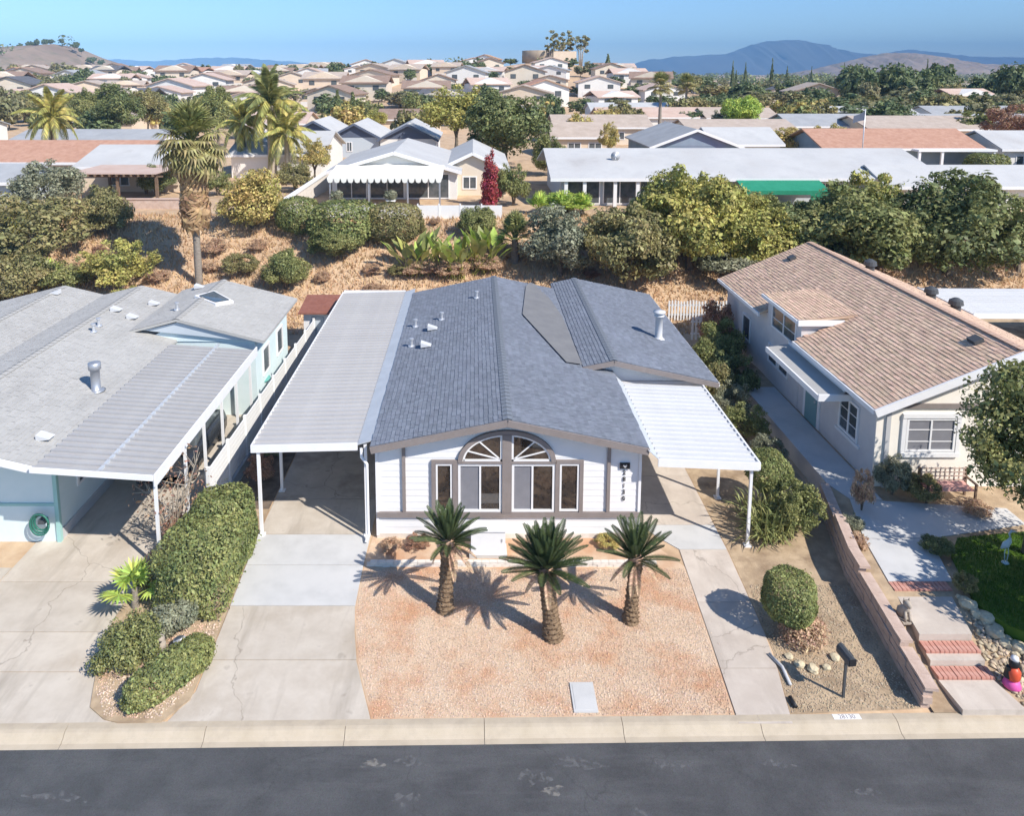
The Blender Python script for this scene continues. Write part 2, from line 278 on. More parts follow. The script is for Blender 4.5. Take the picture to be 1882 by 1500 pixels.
# painted house number on the kerb top
pl = link('number_patch', MB().box(8.05, 13.955, .0312, 8.65, 14.085, .0345).me('number_patch', 'white_paint'), kb)
def text_mesh(s, size, mat, ext=.004):
    c = bpy.data.curves.new('lettering', 'FONT'); c.body = s; c.size = size; c.extrude = ext; c.align_x = 'CENTER'
    t = bpy.data.objects.new('lettering', c); COL.objects.link(t); bpy.context.view_layer.update()
    me = bpy.data.meshes.new_from_object(t.evaluated_get(bpy.context.evaluated_depsgraph_get())); bpy.data.objects.remove(t)
    me.materials.clear(); me.materials.append(MATS[mat]); return me
link('number', text_mesh('28130', .15, 'taupe', .001), kb, (8.35, 13.97, .0365))
def slab(parent, poly, mat, top=.025): return MB().prism(poly, -.08, top).build('slab', mat, parent)
def inset(poly, d=.012):
    cx = sum(p[0] for p in poly) / len(poly); cy = sum(p[1] for p in poly) / len(poly)
    return [(x - math.copysign(min(d, abs(x - cx)), x - cx), y - math.copysign(min(d, abs(y - cy)), y - cy)) for x, y in poly]
def edge(tab, y):
    for (a, xa), (b, xb) in zip(tab, tab[1:]):
        if a <= y <= b: return xa + (xb - xa) * (y - a) / (b - a)
    return tab[-1][1] if y > tab[-1][0] else tab[0][1]
dl = [(14.0, -6.75), (14.6, -6.35), (17, -6.44), (20.3, -6.6), (37, -6.62)]; dr = [(14.0, -2.2), (14.2, -2.28), (15.8, -2.83), (17.4, -3.16), (19.3, -3.19), (37, -3.0)]
drv = link('driveway', None, kind='structure')
for a, b, m in [(14.03, 15.85, 'concrete'), (15.85, 17.67, 'concrete'), (17.67, 19.3, 'concrete_new'), (19.3, 20.72, 'concrete_new'), (20.72, 22.6, 'concrete'), (22.6, 25.6, 'concrete_stain_shade'), (25.6, 28.6, 'concrete_stain_shade'), (28.6, 32.3, 'concrete_stain_shade'), (32.3, 36.2, 'concrete_stain_shade')]:
    ys = [a, (a + b) / 2, b]; poly = [(edge(dr, y), y) for y in ys] + [(edge(dl, y), y) for y in ys[::-1]]
    slab(drv, [(x, y + (.012 if i in (0, 5) else -.012 if i in (2, 3) else 0)) for i, (x, y) in enumerate(poly)], m)
wl = [(14.0, 5.74), (16.8, 5.91), (20.04, 6.08), (21, 5.2), (28, 5.2)]; wr = [(14.0, 6.9), (14.3, 6.93), (16.1, 7.28), (17.4, 7.36), (20.04, 7.48), (28, 7.55)]
wlk = link('footpath', None, kind='structure')
for a, b, m in [(14.1, 15.6, 'concrete_pink'), (15.6, 17.8, 'concrete_pink'), (17.8, 20.0, 'concrete_pink'), (20.0, 21.2, 'concrete_new'), (21.2, 24, 'concrete_pink'), (24, 27.4, 'concrete_pink')]:
    ys = [a, (a + b) / 2, b]; poly = [(edge(wr, y), y) for y in ys] + [(edge(wl, y), y) for y in ys[::-1]]
    slab(wlk, [(x, y + (.008 if i in (0, 5) else -.008 if i in (2, 3) else 0)) for i, (x, y) in enumerate(poly)], m)
nd = link('driveway', None, kind='structure')
for x0, x1, y0, y1, m in [(-28, -14.6, 14.03, 16.7, 'concrete'), (-14.6, -6.85, 14.03, 15.5, 'concrete'), (-14.6, -7.2, 15.5, 16.75, 'concrete'), (-28, -13.2, 16.7, 19.2, 'concrete'), (-13.2, -8.2, 16.75, 18.6, 'concrete'), (-13.2, -8.2, 18.6, 20.7, 'concrete'), (-12.5, -8.5, 20.7, 23.5, 'concrete'), (-12.5, -8.5, 23.5, 26.5, 'concrete'), (-12.5, -8.5, 26.5, 29.5, 'concrete'), (-12.5, -8.5, 29.5, 33, 'concrete')]:
    slab(nd, inset([(x0, y0), (x1, y0), (x1, y1), (x0, y1)]), m, .02)
# planted beds
bed = struct('gravel_bed', MB().prism([(-2.26, 14.22), (5.73, 14.34), (5.9, 16.8), (6.05, 19.2), (5.1, 20.7), (-3.1, 20.7), (-3.17, 19.25), (-3.14, 17.4), (-2.81, 15.8)], -.05, .008), 'bed_gravel')
bed2 = struct('sand_bed', MB().prism([(6.96, 14.35), (9.98, 14.5), (10.15, 16.1), (10.5, 18.9), (11.4, 22.3), (11.5, 36), (7.6, 36), (7.52, 20.04), (7.38, 17.4), (7.3, 16.1)], -.05, .007), 'bed_sand')
isl = struct('planting_bed', MB().prism([(-8.76, 15.06), (-8.55, 14.5), (-8.1, 14.2), (-7.74, 14.1), (-6.8, 14.12), (-6.4, 14.7), (-6.46, 17.0), (-6.62, 20.29), (-6.64, 22), (-9.1, 22), (-9.3, 20.8), (-9.35, 19), (-9.3, 17.0), (-9.1, 16)], -.05, .05), 'bed_sand')
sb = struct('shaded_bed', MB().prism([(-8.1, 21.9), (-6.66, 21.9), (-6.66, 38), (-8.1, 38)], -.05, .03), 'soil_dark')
def yz(y): return .05 + .57 * sst(14.5, 17.6, y)
wallx = [(14.3, 10.13), (14.5, 10.13), (16.1, 10.3), (18.85, 10.62), (22.25, 11.45), (24, 12.4)]
v = []; f = []
yy_ = [14.35, 14.6, 15, 15.4, 15.8, 16.2, 16.6, 17, 17.6, 18.85, 20, 21.2, 22.25, 24, 30, 42]
for y in yy_: v += [(edge(wallx, y) + (0 if y < 22.3 else -.3), y, yz(y) + (0 if y < 38 else -.8)), (17, y, yz(y)), (45, y, yz(y))]
for i in range(len(yy_) - 1): f += [(i * 3, i * 3 + 1, i * 3 + 4, i * 3 + 3), (i * 3 + 1, i * 3 + 2, i * 3 + 5, i * 3 + 4)]
link('yard', mesh('yard', v, f, 'bed_sand'), kind='structure')
np_ = link('footpath', None, kind='structure')
for poly, z, m in [([(10.72, 14.3), (12.12, 14.3), (11.95, 15.1), (10.68, 15.1)], .17, 'concrete_pink'), ([(10.7, 15.45), (11.98, 15.45), (12.0, 15.66), (10.72, 15.66)], .36, 'concrete_pink'), ([(10.75, 16.0), (12.02, 16.0), (12.4, 17.45), (10.98, 17.45)], .59, 'concrete_pink'), ([(11.0, 17.8), (12.7, 17.8), (13.2, 19.6), (11.3, 19.6)], .645, 'concrete_new'), ([(11.3, 19.62), (13.22, 19.62), (16.5, 20.3), (16.5, 21.1), (11.9, 21.6)], .645, 'concrete_new'), ([(11.92, 21.62), (12.9, 21.55), (12.9, 30), (11.6, 30), (11.6, 22.5)], .645, 'concrete_new')]:
    MB().prism(poly, -.05, z).build('slab', m, np_)
brk = MB().box(-.046, -.16, -.12, .046, .16, 0).me('brick', 'brick_red')
for y, z, n, x0, x1, st in [(15.27, .235, 12, 10.74, 11.95, 0), (15.82, .43, 12, 10.78, 11.98, 0), (17.62, .648, 14, 11.03, 12.45, 0)]:
    for i in range(n): link('brick', brk, np_, (x0 + (x1 - x0) * i / (n - 1), y, z + rnd.uniform(-.006, .006)), (0, 0, rnd.uniform(-.06, .02)))
    MB().box(x0 - .06, y - .15, -.1, x1 + .06, y + .15, z - .06).build('step', 'block_pink', np_)
# low retaining wall of pinkish blocks
rw = thing('retaining_wall', 'low pinkish block retaining wall stepping down to the kerb', 'wall', (10.1, 14.5, 0))
blk = MB().box(-.195, -.10, 0, .195, .10, .155).me('block', 'block_pink'); cap = MB().box(-.2, -.14, 0, .2, .14, .07).me('cap_block', 'block_pink')
pts = [Vector((10.03, 14.45)), Vector((10.2, 16.1)), Vector((10.52, 18.85)), Vector((11.35, 22.25))]
acc = 0; L_ = [(pts[i + 1] - pts[i]).length for i in range(3)]; tot = sum(L_)
d = .2; k = 0
while d < tot:
    s = d; i = 0
    while s > L_[i]: s -= L_[i]; i += 1
    p = pts[i] + (pts[i + 1] - pts[i]) * (s / L_[i]); an = math.atan2(pts[i + 1].y - pts[i].y, pts[i + 1].x - pts[i].x)
    n = 3 if d < 1.3 else 4 if d < 3.6 else 5 if d < 6 else 4
    for c in range(n):
        link('block', blk, rw, (p.x - 10.1 + rnd.uniform(-.012, .012) + .012 * c, p.y - 14.5 + (.0 if c % 2 else .06), c * .16), (0, 0, an + rnd.uniform(-.02, .02)))
    link('cap_block', cap, rw, (p.x - 10.1 + .08, p.y - 14.5, n * .16 + .002), (0, 0, an + rnd.uniform(-.03, .03))); d += .405
# brick edging along the house front
be = thing('garden_edging', 'low row of pale bricks edging the bed below the arched window', 'edging', (-3.1, 19.3, 0))
eb = MB().box(-.11, -.06, 0, .11, .06, .075).me('brick', 'brick_white')
for i in range(36):
    for c in range(2): link('brick', eb, be, (.12 + i * .228 + (.1 if c else 0), rnd.uniform(-.012, .012), c * .078), (0, 0, rnd.uniform(-.04, .04)))
# ---------------------------------------------------------------- scattered gravel (uncountable)
def in_poly(px, py, poly):
    r = np.zeros(len(px), bool); n = len(poly)
    for i in range(n):
        x1, y1 = poly[i]; x2, y2 = poly[(i + 1) % n]
        c = ((y1 > py) != (y2 > py)) & (px < (x2 - x1) * (py - y1) / ((y2 - y1) or 1e-9) + x1); r ^= c
    return r
def npmesh(name, V, F, mat, smooth=False):
    me = bpy.data.meshes.new(name); nv = len(V); nf = len(F); k = F.shape[1]
    me.vertices.add(nv); me.vertices.foreach_set('co', V.astype(np.float32).ravel())
    me.loops.add(nf * k); me.loops.foreach_set('vertex_index', F.astype(np.int32).ravel())
    me.polygons.add(nf); me.polygons.foreach_set('loop_start', np.arange(nf, dtype=np.int32) * k)
    me.update(calc_edges=True); me.materials.append(MATS[mat]); return me
def stones(name, poly, n, smin, smax, z, mat, seed, parent=None, label=None, zf=None):
    g = np.random.default_rng(seed); P = np.array(poly); px = g.uniform(P[:, 0].min(), P[:, 0].max(), n * 2); py = g.uniform(P[:, 1].min(), P[:, 1].max(), n * 2)
    k = in_poly(px, py, poly); px = px[k][:n]; py = py[k][:n]; n = len(px); s = g.uniform(smin, smax, n) * g.uniform(.7, 1.3, n)
    base = np.array([(1, 0, 0), (0, 1, 0), (-1, 0, 0), (0, -1, 0), (0, 0, .8), (0, 0, -.8)], float)
    V = base[None] * g.uniform(.6, 1.3, (n, 6, 1)) * s[:, None, None]; a = g.uniform(0, 6.28, n); c, d = np.cos(a), np.sin(a)
    X = V[..., 0] * c[:, None] - V[..., 1] * d[:, None]; Y = V[..., 0] * d[:, None] + V[..., 1] * c[:, None]
    zz = np.full(n, z) if zf is None else np.array([zf(a_, b_) for a_, b_ in zip(px, py)])
    V = np.stack([X + px[:, None], Y + py[:, None], V[..., 2] * .7 + (zz + s * .25)[:, None]], -1).reshape(-1, 3)
    t = np.array([(0, 1, 4), (1, 2, 4), (2, 3, 4), (3, 0, 4), (1, 0, 5), (2, 1, 5), (3, 2, 5), (0, 3, 5)])
    F = (t[None] + (np.arange(n) * 6)[:, None, None]).reshape(-1, 3)
    o = link(name, npmesh(name, V, F, mat), parent); o['kind'] = 'stuff'
    if label: tag(o, label, 'gravel')
    return o
bp = [(-2.2, 14.25), (5.7, 14.36), (5.86, 16.8), (6.0, 19.15), (-3.1, 19.15), (-3.1, 17.4), (-2.77, 15.8)]
stones('gravel', bp, 52000, .010, .021, .008, 'stone', 1, None, 'peach and tan gravel spread between driveway and footpath')
stones('gravel', [(7.0, 14.4), (9.9, 14.5), (10.0, 16.1), (10.3, 18.5), (7.6, 18.5), (7.42, 17.4), (7.34, 16.1)], 7000, .010, .024, .008, 'rock_tan', 2, None, 'sandy pebbles around the mailbox post')
stones('gravel', [(12.3, 14.4), (16, 14.4), (16, 15.4), (13, 15.7), (12.6, 17), (12.15, 15.9), (12.1, 15.2)], 1600, .03, .09, .1, 'rock_tan', 4, None, 'loose tan rocks between brick steps and lawn', zf=lambda x, y: yz(y))
stones('gravel', [(-8.7, 15.0), (-8.1, 14.25), (-6.9, 14.2), (-6.5, 15), (-6.5, 17), (-9.0, 17)], 3500, .014, .03, .05, 'stone', 6, None, 'tan pebbles among the shrubs between two driveways')
stones('gravel', [(-2.5, 14.3), (5.85, 14.4), (6.1, 16.8), (6.2, 19.1), (-3.35, 19.1), (-3.3, 17.4), (-2.98, 15.8)], 900, .008, .016, .026, 'stone', 9, None, 'stray gravel spilled along the concrete edges')
def blades(name, label, cat, poly, n, h, w, mat, seed, zf, lean=.5):
    g = np.random.default_rng(seed); P = np.array(poly); px = g.uniform(P[:, 0].min(), P[:, 0].max(), n * 2); py = g.uniform(P[:, 1].min(), P[:, 1].max(), n * 2)
    k = in_poly(px, py, poly); px = px[k][:n]; py = py[k][:n]; n = len(px); a = g.uniform(0, 6.28, n); hh = h * g.uniform(.4, 1.3, n)
    z = np.array([zf(x, y) for x, y in zip(px, py)]); dx = np.cos(a) * w; dy = np.sin(a) * w; lx = g.normal(0, lean, n) * hh; ly = g.normal(0, lean, n) * hh
    V = np.stack([np.stack([px - dx, py - dy, z - .02], -1), np.stack([px + dx, py + dy, z - .02], -1), np.stack([px + lx, py + ly, z + hh], -1)], 1).reshape(-1, 3)
    o = link(name, npmesh(name, V, np.arange(n * 3).reshape(-1, 3), mat)); o['kind'] = 'stuff'; return tag(o, label, cat)
blades('dry_grass', 'dry straw coloured grass covering the bank behind the houses', 'grass', [(-42, 38.2), (46, 38.2), (46, 51.5), (-42, 52)], 60000, .26, .05, 'lf_dry', 11, gz)
LAWN = [(12.75, 17.0), (13.0, 16.2), (13.6, 15.75), (17.5, 15.6), (17.5, 20.1), (14, 19.6), (13.3, 18.8)]
struct('lawn', MB().prism(LAWN, .3, .665), 'lf_lawn')
blades('grass', 'short bright green lawn grass beside the brick steps', 'grass', LAWN, 26000, .05, .012, 'lf_lawn', 12, lambda x, y: .665, .4)
# ================================================================ building helpers
def win(parent, ax, pos, a0, a1, z0, z1, fw=.05, mull=(), bars=(), fm='white_paint', gm='glass_dark', dep=.05, sg=-1, name='window', gmats=None):
    def bx(mb, a, b, c, d, n0, n1):
        if ax == 'y': mb.box(a, min(pos + sg * n0, pos + sg * n1), c, b, max(pos + sg * n0, pos + sg * n1), d)
        else: mb.box(min(pos + sg * n0, pos + sg * n1), a, c, max(pos + sg * n0, pos + sg * n1), b, d)
    m = MB(); bx(m, a0, a0 + fw, z0, z1, .001, dep); bx(m, a1 - fw, a1, z0, z1, .001, dep); bx(m, a0 + fw, a1 - fw, z0, z0 + fw, .001, dep); bx(m, a0 + fw, a1 - fw, z1 - fw, z1, .001, dep)
    for x in mull: bx(m, x - fw * .4, x + fw * .4, z0 + fw, z1 - fw, .001, dep * .85)
    for z in bars: bx(m, a0 + fw, a1 - fw, z - .012, z + .012, .001, dep * .6)
    o = m.build(name, fm, parent)
    xs = [a0 + fw] + list(mull) + [a1 - fw]
    for i in range(len(xs) - 1):
        g = MB(); bx(g, xs[i], xs[i + 1], z0 + fw, z1 - fw, .003, .012); g.build('pane', gmats[i] if gmats else gm, o)
    return o
def shingles(mb, O, A, U, ex, tw, seed, th=.018, keep=None, jit=.004):
    r = random.Random(seed); O, A, U = Vector(O), Vector(A), Vector(U); La, Lu = A.length, U.length; a, u = A / La, U / Lu; n = a.cross(u)
    if n.z < 0: n = -n
    nr = int(Lu / ex)
    for j in range(nr + 1):
        s0 = j * ex; s1 = min(s0 + ex * 1.25, Lu)
        if s1 - s0 < .02: continue
        x = -r.uniform(0, tw)
        while x < La:
            w = tw * r.uniform(.75, 1.25); x0 = max(x, 0); x1 = min(x + w, La) - .008; x += w
            if x1 - x0 < .03: continue
            if keep and not keep(O + a * ((x0 + x1) / 2) + u * ((s0 + s1) / 2)): continue
            h = th + r.uniform(0, jit * 2); d = r.uniform(-.012, .012); p0 = O + a * x0 + u * (s0 + d); p1 = O + a * x1 + u * (s0 + d); q0 = O + a * x0 + u * s1; q1 = O + a * x1 + u * s1
            mb.add([p0 + n * .003, p1 + n * .003, p1 + n * h, p0 + n * h, q1 + n * .004, q0 + n * .004], [(0, 1, 2, 3), (3, 2, 4, 5)])
def gable_poly(x0, x1, ze, xr, zr, zb): return [(x0, zb), (x1, zb), (x1, ze), (xr, zr), (x0, ze)]
# ================================================================ the white house in the middle
hs = thing('house', 'white house with blue grey shingle roof and arched front window', 'house', (1, 20.6, 0))
b = MB(); b.prismy([(-2.9, .0), (4.95, .0), (4.95, 3.0), (.97, 3.86), (-2.9, 3.03)], 20.62, 35.0); b.box(3.9, 25.9, 0, 8.55, 36.2, 2.72)
b.prismy([(3.9, 2.7), (8.55, 2.7), (8.55, 2.78), (5.1, 3.53), (3.9, 3.27)], 25.9, 36.2); wall = b.build('wall', 'white_wall', hs)
def gz_top(x): return 3.0 + (x + 2.9) * .2222 if x < .97 else 3.86 - (x - .97) * .216
def xl(z): return max(-2.93, -2.9 + (z - 3.03) / .2145) if z > 3.02 else -2.93
def xr(z): return min(4.98, .97 + (3.86 - z) / .216) if z > 3.0 else 4.98
z = .14; i = 0
while z < 3.6:
    z1 = z + .205
    m = MB(); m.hexa([(xl(z), 20.597, z), (xr(z), 20.597, z), (xr(z), 20.62, z), (xl(z), 20.62, z), (xl(z1), 20.607, z1), (xr(z1), 20.607, z1), (xr(z1), 20.62, z1), (xl(z1), 20.62, z1)])
    m.build('siding_board', 'white_wall', wall); z = z1
MB().box(-2.96, 20.56, 0, 5.0, 20.61, .16).build('skirting', 'brick_white', hs)
# trim
for x in (-2.12, 4.03): MB().box(x - .05, 20.53, .88, x + .05, 20.59, gz_top(x)).build('trim_board', 'taupe', hs)
MB().box(-2.95, 20.52, .70, 5.0, 20.59, .87).build('trim_board', 'taupe', hs)
for x in (-2.93, 4.97): MB().box(x - .04, 20.55, .1, x + .04, 20.62, 2.98).build('corner_board', 'white_paint', hs)
for q in ((-1.29, .87, -1.17, 2.44), (3.15, .87, 3.27, 2.44), (-1.29, 2.441, -.46, 2.55), (2.45, 2.441, 3.27, 2.55), (-.66, .87, -.5, 2.44), (2.42, .87, 2.55, 2.44)): MB().box(q[0], 20.52, q[1], q[2], 20.59, q[3]).build('window_trim', 'taupe', hs)
cx, cz = .97, 2.50
def arc(a, bb, t): return (cx + a * math.cos(t), cz + bb * math.sin(t))
m = MB(); N = 28
for i in range(N):
    t0, t1 = math.pi * i / N, math.pi * (i + 1) / N
    m.prismy([arc(1.47, 1.0, t0), arc(1.47, 1.0, t1), arc(1.33, .87, t1), arc(1.33, .87, t0)], 20.50, 20.60)
m.box(cx - .14, 20.50, .87, cx + .14, 20.60, 3.38); m.box(cx - 1.45, 20.51, 2.44, cx - .14, 20.59, 2.52); m.box(cx + .14, 20.51, 2.44, cx + 1.45, 20.59, 2.52); m.build('arch_trim', 'taupe', hs)
for s in (-1, 1):
    m = MB()
    for i in range(N // 2):
        t0, t1 = math.pi / 2 * i / (N // 2), math.pi / 2 * (i + 1) / (N // 2)
        q = [arc(s * 1.33, .87, t0), arc(s * 1.33, .87, t1), arc(s * 1.27, .81, t1), arc(s * 1.27, .81, t0)]
        if max(abs(p[0] - cx) for p in q) > .17: m.prismy(q, 20.535, 20.585)
    m.box(*sorted([cx + s * .14, cx + s * .20])[:1], 20.535, 2.52, sorted([cx + s * .14, cx + s * .20])[1], 20.585, 3.3)
    m.box(min(cx + s * .14, cx + s * 1.3), 20.535, 2.52, max(cx + s * .14, cx + s * 1.3), 20.585, 2.575)
    for t in (R(24), R(50)):
        e = arc(s * 1.29, .83, t); m.bar((cx + s * .2, 20.555, 2.57), (e[0], 20.555, e[1]), .035, .03, (0, 1, 0))
    o = m.build('fan_window', 'white_paint', hs)
    pts = [(cx + s * .15, 2.53)] + [arc(s * 1.3, .84, R(5 + 78 * i / 12)) for i in range(13)]
    MB().prismy(pts, 20.565, 20.575).build('pane', 'glass_dark', o)
win(hs, 'y', 20.59, -1.16, -.67, .9, 2.43, .055); win(hs, 'y', 20.59, -.49, .82, .88, 2.43, .07, (.17,), gmats=['glass_screen', 'glass_dark']); win(hs, 'y', 20.59, 1.12, 2.41, .88, 2.43, .07, (1.74,), gmats=['glass_screen', 'glass_dark']); win(hs, 'y', 20.59, 2.56, 3.14, .9, 2.43, .055)
pq = MB().box(4.36, 20.545, 2.27, 4.66, 20.585, 2.45).build('name_plaque', 'black', hs); MB().prismy([(4.44, 2.38), (4.51, 2.30), (4.58, 2.38), (4.55, 2.41), (4.51, 2.37), (4.47, 2.41)], 20.537, 20.544).build('emblem', 'sill_grey', pq)
for i, c in enumerate('28130'): link('number', text_mesh(c, .2, 'black', .008), hs, (4.5 - 1, 20.575 - 20.6, 2.07 - i * .21), (R(90), 0, 0))
# roof
ZT = lambda x: 4.0 - .212 * (x - .97) if x > .97 else 4.0 - .209 * (.97 - x)
dk = MB(); dk.prismy([(-3.05, 3.07), (.97, 3.91), (.97, 4.0), (-3.05, 3.16)], 20.2, 35.5); dk.prismy([(.975, 3.91), (5.12, 3.03), (5.12, 3.12), (.975, 4.0)], 20.2, 35.5)
dk.prismy([(3.9, 3.27), (5.1, 3.53), (5.1, 3.62), (3.9, 3.356)], 25.6, 36.5); dk.prismy([(5.105, 3.53), (8.95, 2.69), (8.95, 2.78), (5.105, 3.62)], 25.6, 36.5)
rf = dk.build('roof', 'ridge_grey', hs)
mem = [(2.50, 34.63, 3.70), (2.05, 30.22, 3.80), (3.36, 25.62, 3.52), (3.95, 25.7, 3.40), (3.85, 31.1, 3.40), (3.34, 35.5, 3.44), (2.75, 35.5, 3.66)]
def keepR(p): return p.y < 25.5 or p.x < 3.9
for nm, args in (('L', ((-3.05, 20.2, 3.16), (0, 15.3, 0), (4.02, 0, .84))), ('R', ((5.12, 20.2, 3.12), (0, 15.3, 0), (-4.15, 0, .88))), ('2L', ((3.98, 25.6, 3.375), (0, 10.9, 0), (1.12, 0, .246))), ('2R', ((8.95, 25.6, 2.78), (0, 10.9, 0), (-3.85, 0, .84)))):
    m = MB(); shingles(m, *args, .142, .26, 7 + len(nm) * 3 + ord(nm[-1]), keep=keepR if nm == 'R' else None); m.build('shingles', 'shingle_grey', rf, kind='stuff')
def ridge(x, z, y0, y1, mat, par, n=None):
    cp = MB().add([(-.15, 0, -.028), (0, 0, .006), (.15, 0, -.028), (.15, .30, -.045), (0, .30, -.012), (-.15, .30, -.045)], [(0, 1, 4, 5), (1, 2, 3, 4)]).me('ridge_cap', mat)
    pl = Vector((0, 0, 0)); q = par
    while q: pl += Vector(q.location); q = q.parent
    y = y0
    while y < y1: link('ridge_cap', cp, par, Vector((x, y, z + .035)) - pl); y += .26
ridge(.97, 4.0, 20.2, 35.3, 'ridge_grey', rf); ridge(5.1, 3.62, 25.6, 36.3, 'ridge_grey', rf)
MB().add([(x, y, z + .045) for x, y, z in mem], [(0, 1, 4), (1, 2, 3, 4), (0, 4, 5, 6)]).build('valley_membrane', 'membrane', rf)
m = MB(); m.bar((-3.05, 20.17, 3.06), (.97, 20.17, 3.90), .05, .2); m.bar((.97, 20.165, 3.90), (5.12, 20.165, 3.02), .05, .2); m.build('rake_board', 'taupe', hs)
m = MB(); m.bar((3.9, 25.56, 3.28), (5.1, 25.56, 3.53), .05, .18); m.bar((5.1, 25.555, 3.53), (8.95, 25.555, 2.68), .05, .18); m.build('rake_board', 'taupe', hs)
MB().box(8.93, 25.6, 2.62, 9.0, 36.5, 2.75).build('gutter', 'white_paint', hs)
MB().hexa([(-3.5, 20.62, 2.99), (-3.0, 20.62, 3.13), (-3.0, 36.2, 3.13), (-3.5, 36.2, 2.99), (-3.5, 20.62, 3.02), (-3.0, 20.62, 3.17), (-3.0, 36.2, 3.17), (-3.5, 36.2, 3.02)]).build('flashing_strip', 'metal_strip', hs)
MB().hexa([(5.08, 20.1, 3.09), (5.42, 20.1, 2.78), (5.42, 25.6, 2.78), (5.08, 25.6, 3.09), (5.08, 20.1, 3.12), (5.42, 20.1, 2.81), (5.42, 25.6, 2.81), (5.08, 25.6, 3.12)]).build('flashing_strip', 'metal_strip', hs)
vent = MB().add([(-.2, -.16, 0), (.2, -.16, .06), (.2, .16, .06), (-.2, .16, 0), (-.2, -.16, .2), (-.2, .16, .2)], [(0, 4, 5, 3), (4, 1, 2, 5), (0, 1, 4), (3, 5, 2), (0, 3, 2, 1)]).me('roof_vent', 'metal_white')
for x, y in ((-1.74, 29.36), (-1.89, 27.51)): link('roof_vent', vent, rf, (x, y, ZT(x) + .03))
cyl = MB().lathe([(.14, 0), (.13, .03), (.055, .05), (.055, .26), (.09, .27), (.09, .33), (0, .34)], k=12).me('vent_pipe', 'galv')
for x, y in ((-2.52, 30.2), (-2.5, 27.9), (-1.41, 30.44), (.1, 32.5)): link('vent_pipe', cyl, rf, (x, y, ZT(x) + .01))
cb = MB().lathe([(.36, -.12), (.2, .02), (.17, .06), (.15, .1), (.15, .95), (.21, .97), (.21, 1.02), (.16, 1.04), (.16, 1.1), (.25, 1.11), (.25, 1.18), (0, 1.22)], (7.68, 29.4, 3.05), 18).build('chimney', 'metal_white', hs, True)
# ---------------------------------------------------------------- carports
def pan_mesh(w, mat, L):
    return MB().add([(0, .004, 0), (L, .004, 0), (L, .004, .07), (0, .004, .07), (L, .05, .07), (0, .05, .07), (L, .065, .005), (0, .065, .005), (L, w + .03, .002), (0, w + .03, .002), (0, w + .03, -.01), (L, w + .03, -.01)],
                    [(0, 1, 2, 3), (3, 2, 4, 5), (5, 4, 6, 7), (7, 6, 8, 9), (9, 8, 11, 10), (0, 10, 11, 1)]).me('roof_panel', mat)
def carport(name, label, x0, x1, y0, y1, z0, z1, w, mat, posts, fz=.17, pr=.045, fm='white_paint', foot=True, sides='lf', zb=0., ff=None):
    ff = ff or fz
    t = thing(name, label, 'carport', (x0, y0, 0)); a = math.atan2(z1 - z0, x1 - x0); me = pan_mesh(w, mat, math.hypot(x1 - x0, z1 - z0))
    n = int((y1 - y0) / w)
    for i in range(n): link('roof_panel', me, t, (0, i * w, z0), (0, -a, 0))
    m = MB(); m.hexa([(x0 - .05, y0 - .05, z0 - ff), (x1, y0 - .05, z1 - ff), (x1, y0 - .005, z1 - ff), (x0 - .05, y0 - .005, z0 - ff), (x0 - .05, y0 - .05, z0 + .06), (x1, y0 - .05, z1 + .06), (x1, y0 - .005, z1 + .06), (x0 - .05, y0 - .005, z0 + .06)]); m.build('front_fascia', fm, t)
    if 'l' in sides: MB().box(x0 - .06, y0, z0 - fz, x0 - .008, y1, z0 + .055).build('side_fascia', fm, t)
    if 'r' in sides: MB().box(x1 + .008, y0, z1 - fz, x1 + .06, y1, z1 + .055).build('side_fascia', fm, t)
    if 'b' in sides: MB().box(x0, y1 + .005, min(z0, z1) - fz, x1, y1 + .05, max(z0, z1) + .05).build('back_fascia', fm, t)
    for px, py in posts:
        zt = z0 + (z1 - z0) * (px - x0) / (x1 - x0) - .02
        p = MB().box(px - pr, py - pr, zb, px + pr, py + pr, zt).build('post', fm, t)
        if foot: MB().box(px - .1, py - .1, zb, px + .1, py + .1, zb + .05).build('foot', fm, p)
    return t
carport('carport', 'long grey panelled carport along the white house over the driveway', -6.65, -3.5, 20.65, 36.25, 2.92, 3.0, .305, 'metal_pan', [(-6.5, 20.45 + .25), (-6.5, 23.1), (-6.5, 25.8), (-6.5, 29), (-6.5, 32.4), (-6.5, 35.8), (-3.28, 20.72)], sides='lb')
m = MB(); m.tube([(-3.38, 20.52, 2.95), (-3.36, 20.45, 2.7), (-3.2, 20.42, 2.5), (-3.2, 20.42, .25), (-3.25, 20.25, .08)], .045, 8); tag(m.build('downspout', 'white_paint'), 'white rain pipe at the carport corner of the white house', 'pipe')
carport('patio_cover', 'bright white ribbed patio cover beside the white house', 5.42, 8.33, 20.1, 25.6, 2.79, 2.66, .30, 'metal_white', [(8.16, 20.2), (8.08, 22.7), (8.1, 25.2)], sides='r', pr=.04)
carport('carport', 'folded grey panel carport attached to the mint house', -12.1, -8.8, 18.75, 28.3, 3.3, 3.06, .3, 'metal_pan_dull', [(-8.92, y) for y in (19.1, 21.2, 22.8, 24.5, 26.1, 27.8)], .30, sides='r', pr=.04, ff=.1)
sm_ = MB().bar((-10.3, 18.75, 3.20), (-10.3, 28.3, 3.20), .09, .07).build('roof_seam', 'metal_strip', bpy.data.objects['carport.001'])
